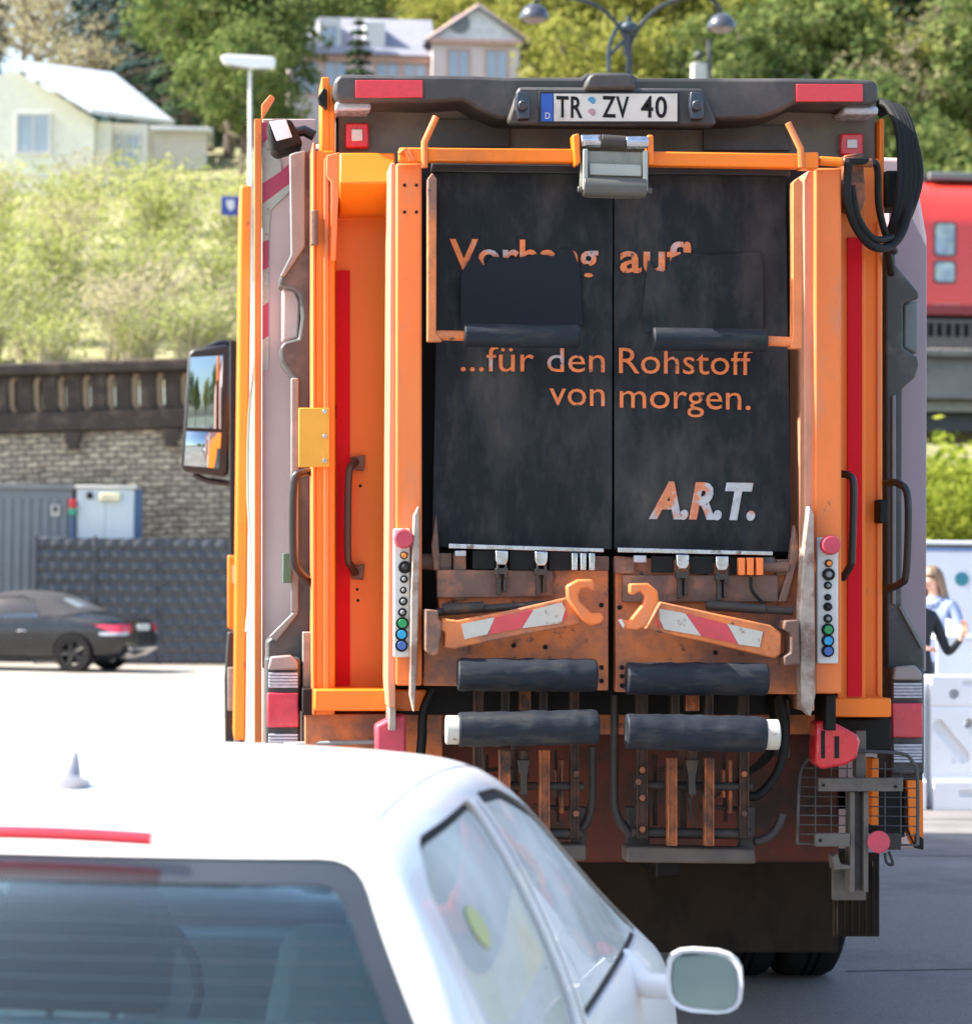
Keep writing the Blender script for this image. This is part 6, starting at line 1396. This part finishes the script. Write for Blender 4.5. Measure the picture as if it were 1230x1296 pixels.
def person(label, loc, rz, H, top, trousers, hairc, pose, longhair=True, group=None):
    t = thing('person', label, 'person', loc, rz); s_ = H/1.72
    V = lambda x,y,z: Vector((x*s_, y*s_, z*s_))
    # faces local -Y
    J = [(V(0,0,.93),(.15,.11)),(V(0,0,1.08),(.13,.10)),(V(0,-.01,1.25),(.15,.11)),(V(0,0,1.40),(.13,.09)),(V(0,0,1.47),.052),(V(0,-.01,1.53),.05),
         (V(0,-.02,1.59),(.074,.085)),(V(0,-.02,1.66),(.07,.085))]
    E = [(0,1),(1,2),(2,3),(3,4),(4,5),(5,6),(6,7)]; hands = []
    for k, sd_ in enumerate((1,-1)):
        el, wr_, hd_, pn = pose[k]; i = len(J)
        J += [(V(sd_*.15,0,1.38),.062),(V(sd_*.19,0,1.33),.055),(V(*el),.042),(V(*wr_),.027)]; E += [(3,i),(i,i+1),(i+1,i+2),(i+2,i+3)]
        hands += hand(V(*wr_), hd_, pn, sd_)
    for sd_ in (1,-1):
        i = len(J); J += [(V(sd_*.09,0,.86),.088),(V(sd_*.1,-.01,.48),.058),(V(sd_*.1,.03,.09),.04),(V(sd_*.1,-.10,.035),(.042,.03))]; E += [(0,i),(i,i+1),(i+1,i+2),(i+2,i+3)]
    bd = skinmesh(J, E, 0, 3)
    me = joinmesh([bd]+hands)
    for m in (SKIN, top, trousers, BLACK): me.materials.append(m)
    el = [V(*pose[k][1]) for k in (0,1)]
    nb = len(bd.polygons)
    for i, f in enumerate(me.polygons):
        c = f.center; f.use_smooth = True
        if i >= nb: f.material_index = 0
        elif c.z > 1.475*s_ and abs(c.x) < .11*s_: f.material_index = 0
        elif min((c-e).length for e in el) < .03: f.material_index = 0
        elif c.z < .07*s_: f.material_index = 3
        elif c.z < .9*s_ and abs(c.x) < .2*s_ : f.material_index = 2
        else: f.material_index = 1
    o = bpy.data.objects.new('body', me); COL.objects.link(o); o.parent = t
    # face
    h = MB(); h.sphere(V(0,-.105,1.60),.014,10,6,sc=(.8,1,1.6)); obj('nose', h, SKIN, t, world=False)
    for sd_ in (1,-1):
        h = MB(); h.sphere(V(sd_*.031,-.098,1.622),.008,10,6,sc=(1.1,.6,.45)); obj('eye', h, mat('eye_dark',(.05,.04,.035),.2), t, world=False)
        h = MB(); h.sphere(V(sd_*.078,-.01,1.605),.022,10,6,sc=(.35,.7,1.2)); obj('ear', h, SKIN, t, world=False)
    h = MB(); h.sphere(V(0,-.095,1.565),.02,10,6,sc=(1.1,.4,.35)); obj('mouth', h, mat('lips',(.45,.15,.13),.5), t, world=False)
    hm = MB(); random.seed(int(H*100))
    def cap(zlow):
        vs = []; seg, rg = 24, 9
        for i in range(rg+1):
            for k in range(seg):
                th = 2*math.pi*k/seg; front = -math.sin(th)
                mx = math.pi*(.40 if front > .55 else .62 if front > .1 else zlow); ph = mx*i/rg
                r_ = (.095+.004*math.sin(th*9+i)); vs.append(V(0,-.005,1.635)+Vector((math.sin(ph)*math.cos(th)*r_*.86, math.sin(ph)*math.sin(th)*r_*.97+.004, math.cos(ph)*r_*1.0))*s_)
        hm.add(vs, [(i*seg+k,(i+1)*seg+k,(i+1)*seg+(k+1)%seg,i*seg+(k+1)%seg) for i in range(rg) for k in range(seg)])
    cap(.72)
    if longhair:
        for k in range(46):
            a = lerp(R(-15), R(195), k/45); x, y = math.cos(a)*.082, math.sin(a)*.084-.005
            L_ = random.uniform(.30,.42); hm.tube(smooth([V(x*.9,y,1.66), V(x*1.08,y*1.1,1.58), V(x*1.15,y*1.15+.01,1.48), V(x*1.2+random.uniform(-.02,.02),y*1.1+.03,1.66-L_)],3), [.016,.017,.017,.016,.015,.014,.012,.010,.008,.004], 5)
    obj('hair', hm, hairc, t, world=False, ang=80)
    return t, s_
BLUEH = mat('pale_blue_hoodie',(.2,.25,.4),.85,var=.12,scale=6,bump=.3,bscale=30); JEAN = mat('blue_jeans',(.06,.09,.16),.85,var=.15); HAIR1 = mat('light_brown_hair',(.2,.13,.08),.5,var=.35,scale=30,stretch=(3,3,.4)); BLK = mat('black_jacket',(.012,.013,.018),.7,var=.3)
pw_, s_ = person('woman with long light brown hair in a pale blue hoodie looking down', (P(1190,800,15.2).x+.18, 15.2, .12), R(-50), 1.84, BLUEH, JEAN, HAIR1,
   [((.27,-.06,1.10),(.16,-.26,1.08),(-.5,-.8,0),(0,0,-1)), ((-.27,-.06,1.10),(-.15,-.26,1.07),(.5,-.8,0),(0,0,-1))])
pw_.rotation_euler = (R(14), 0, R(-50))
h = MB(); s1 = s_
for k in range(14):
    a = 2*math.pi*k/14; a2 = 2*math.pi*(k+1)/14
    h.tube([Vector((math.cos(a)*.085, math.sin(a)*.08+.01, 1.44+.03*math.sin(a)))*s1, Vector((math.cos(a2)*.085, math.sin(a2)*.08+.01, 1.44+.03*math.sin(a2)))*s1], .03, 8)
obj('hood', h, BLUEH, pw_, world=False, ang=80)
p2, _ = person('person in a black jacket half hidden behind the truck with a bent arm', (P(1150,800,13.0).x+.06, 13.0, .12), R(15), 1.70, BLK, BLK, mat('dark_hair',(.03,.022,.018),.5,var=.3),
   [((.27,-.08,1.06),(.30,-.26,1.20),(.15,-.2,.9),(-.9,-.2,.2)), ((-.25,-.02,1.12),(-.10,-.24,1.12),(.9,-.3,0),(0,0,-1))], longhair=False)
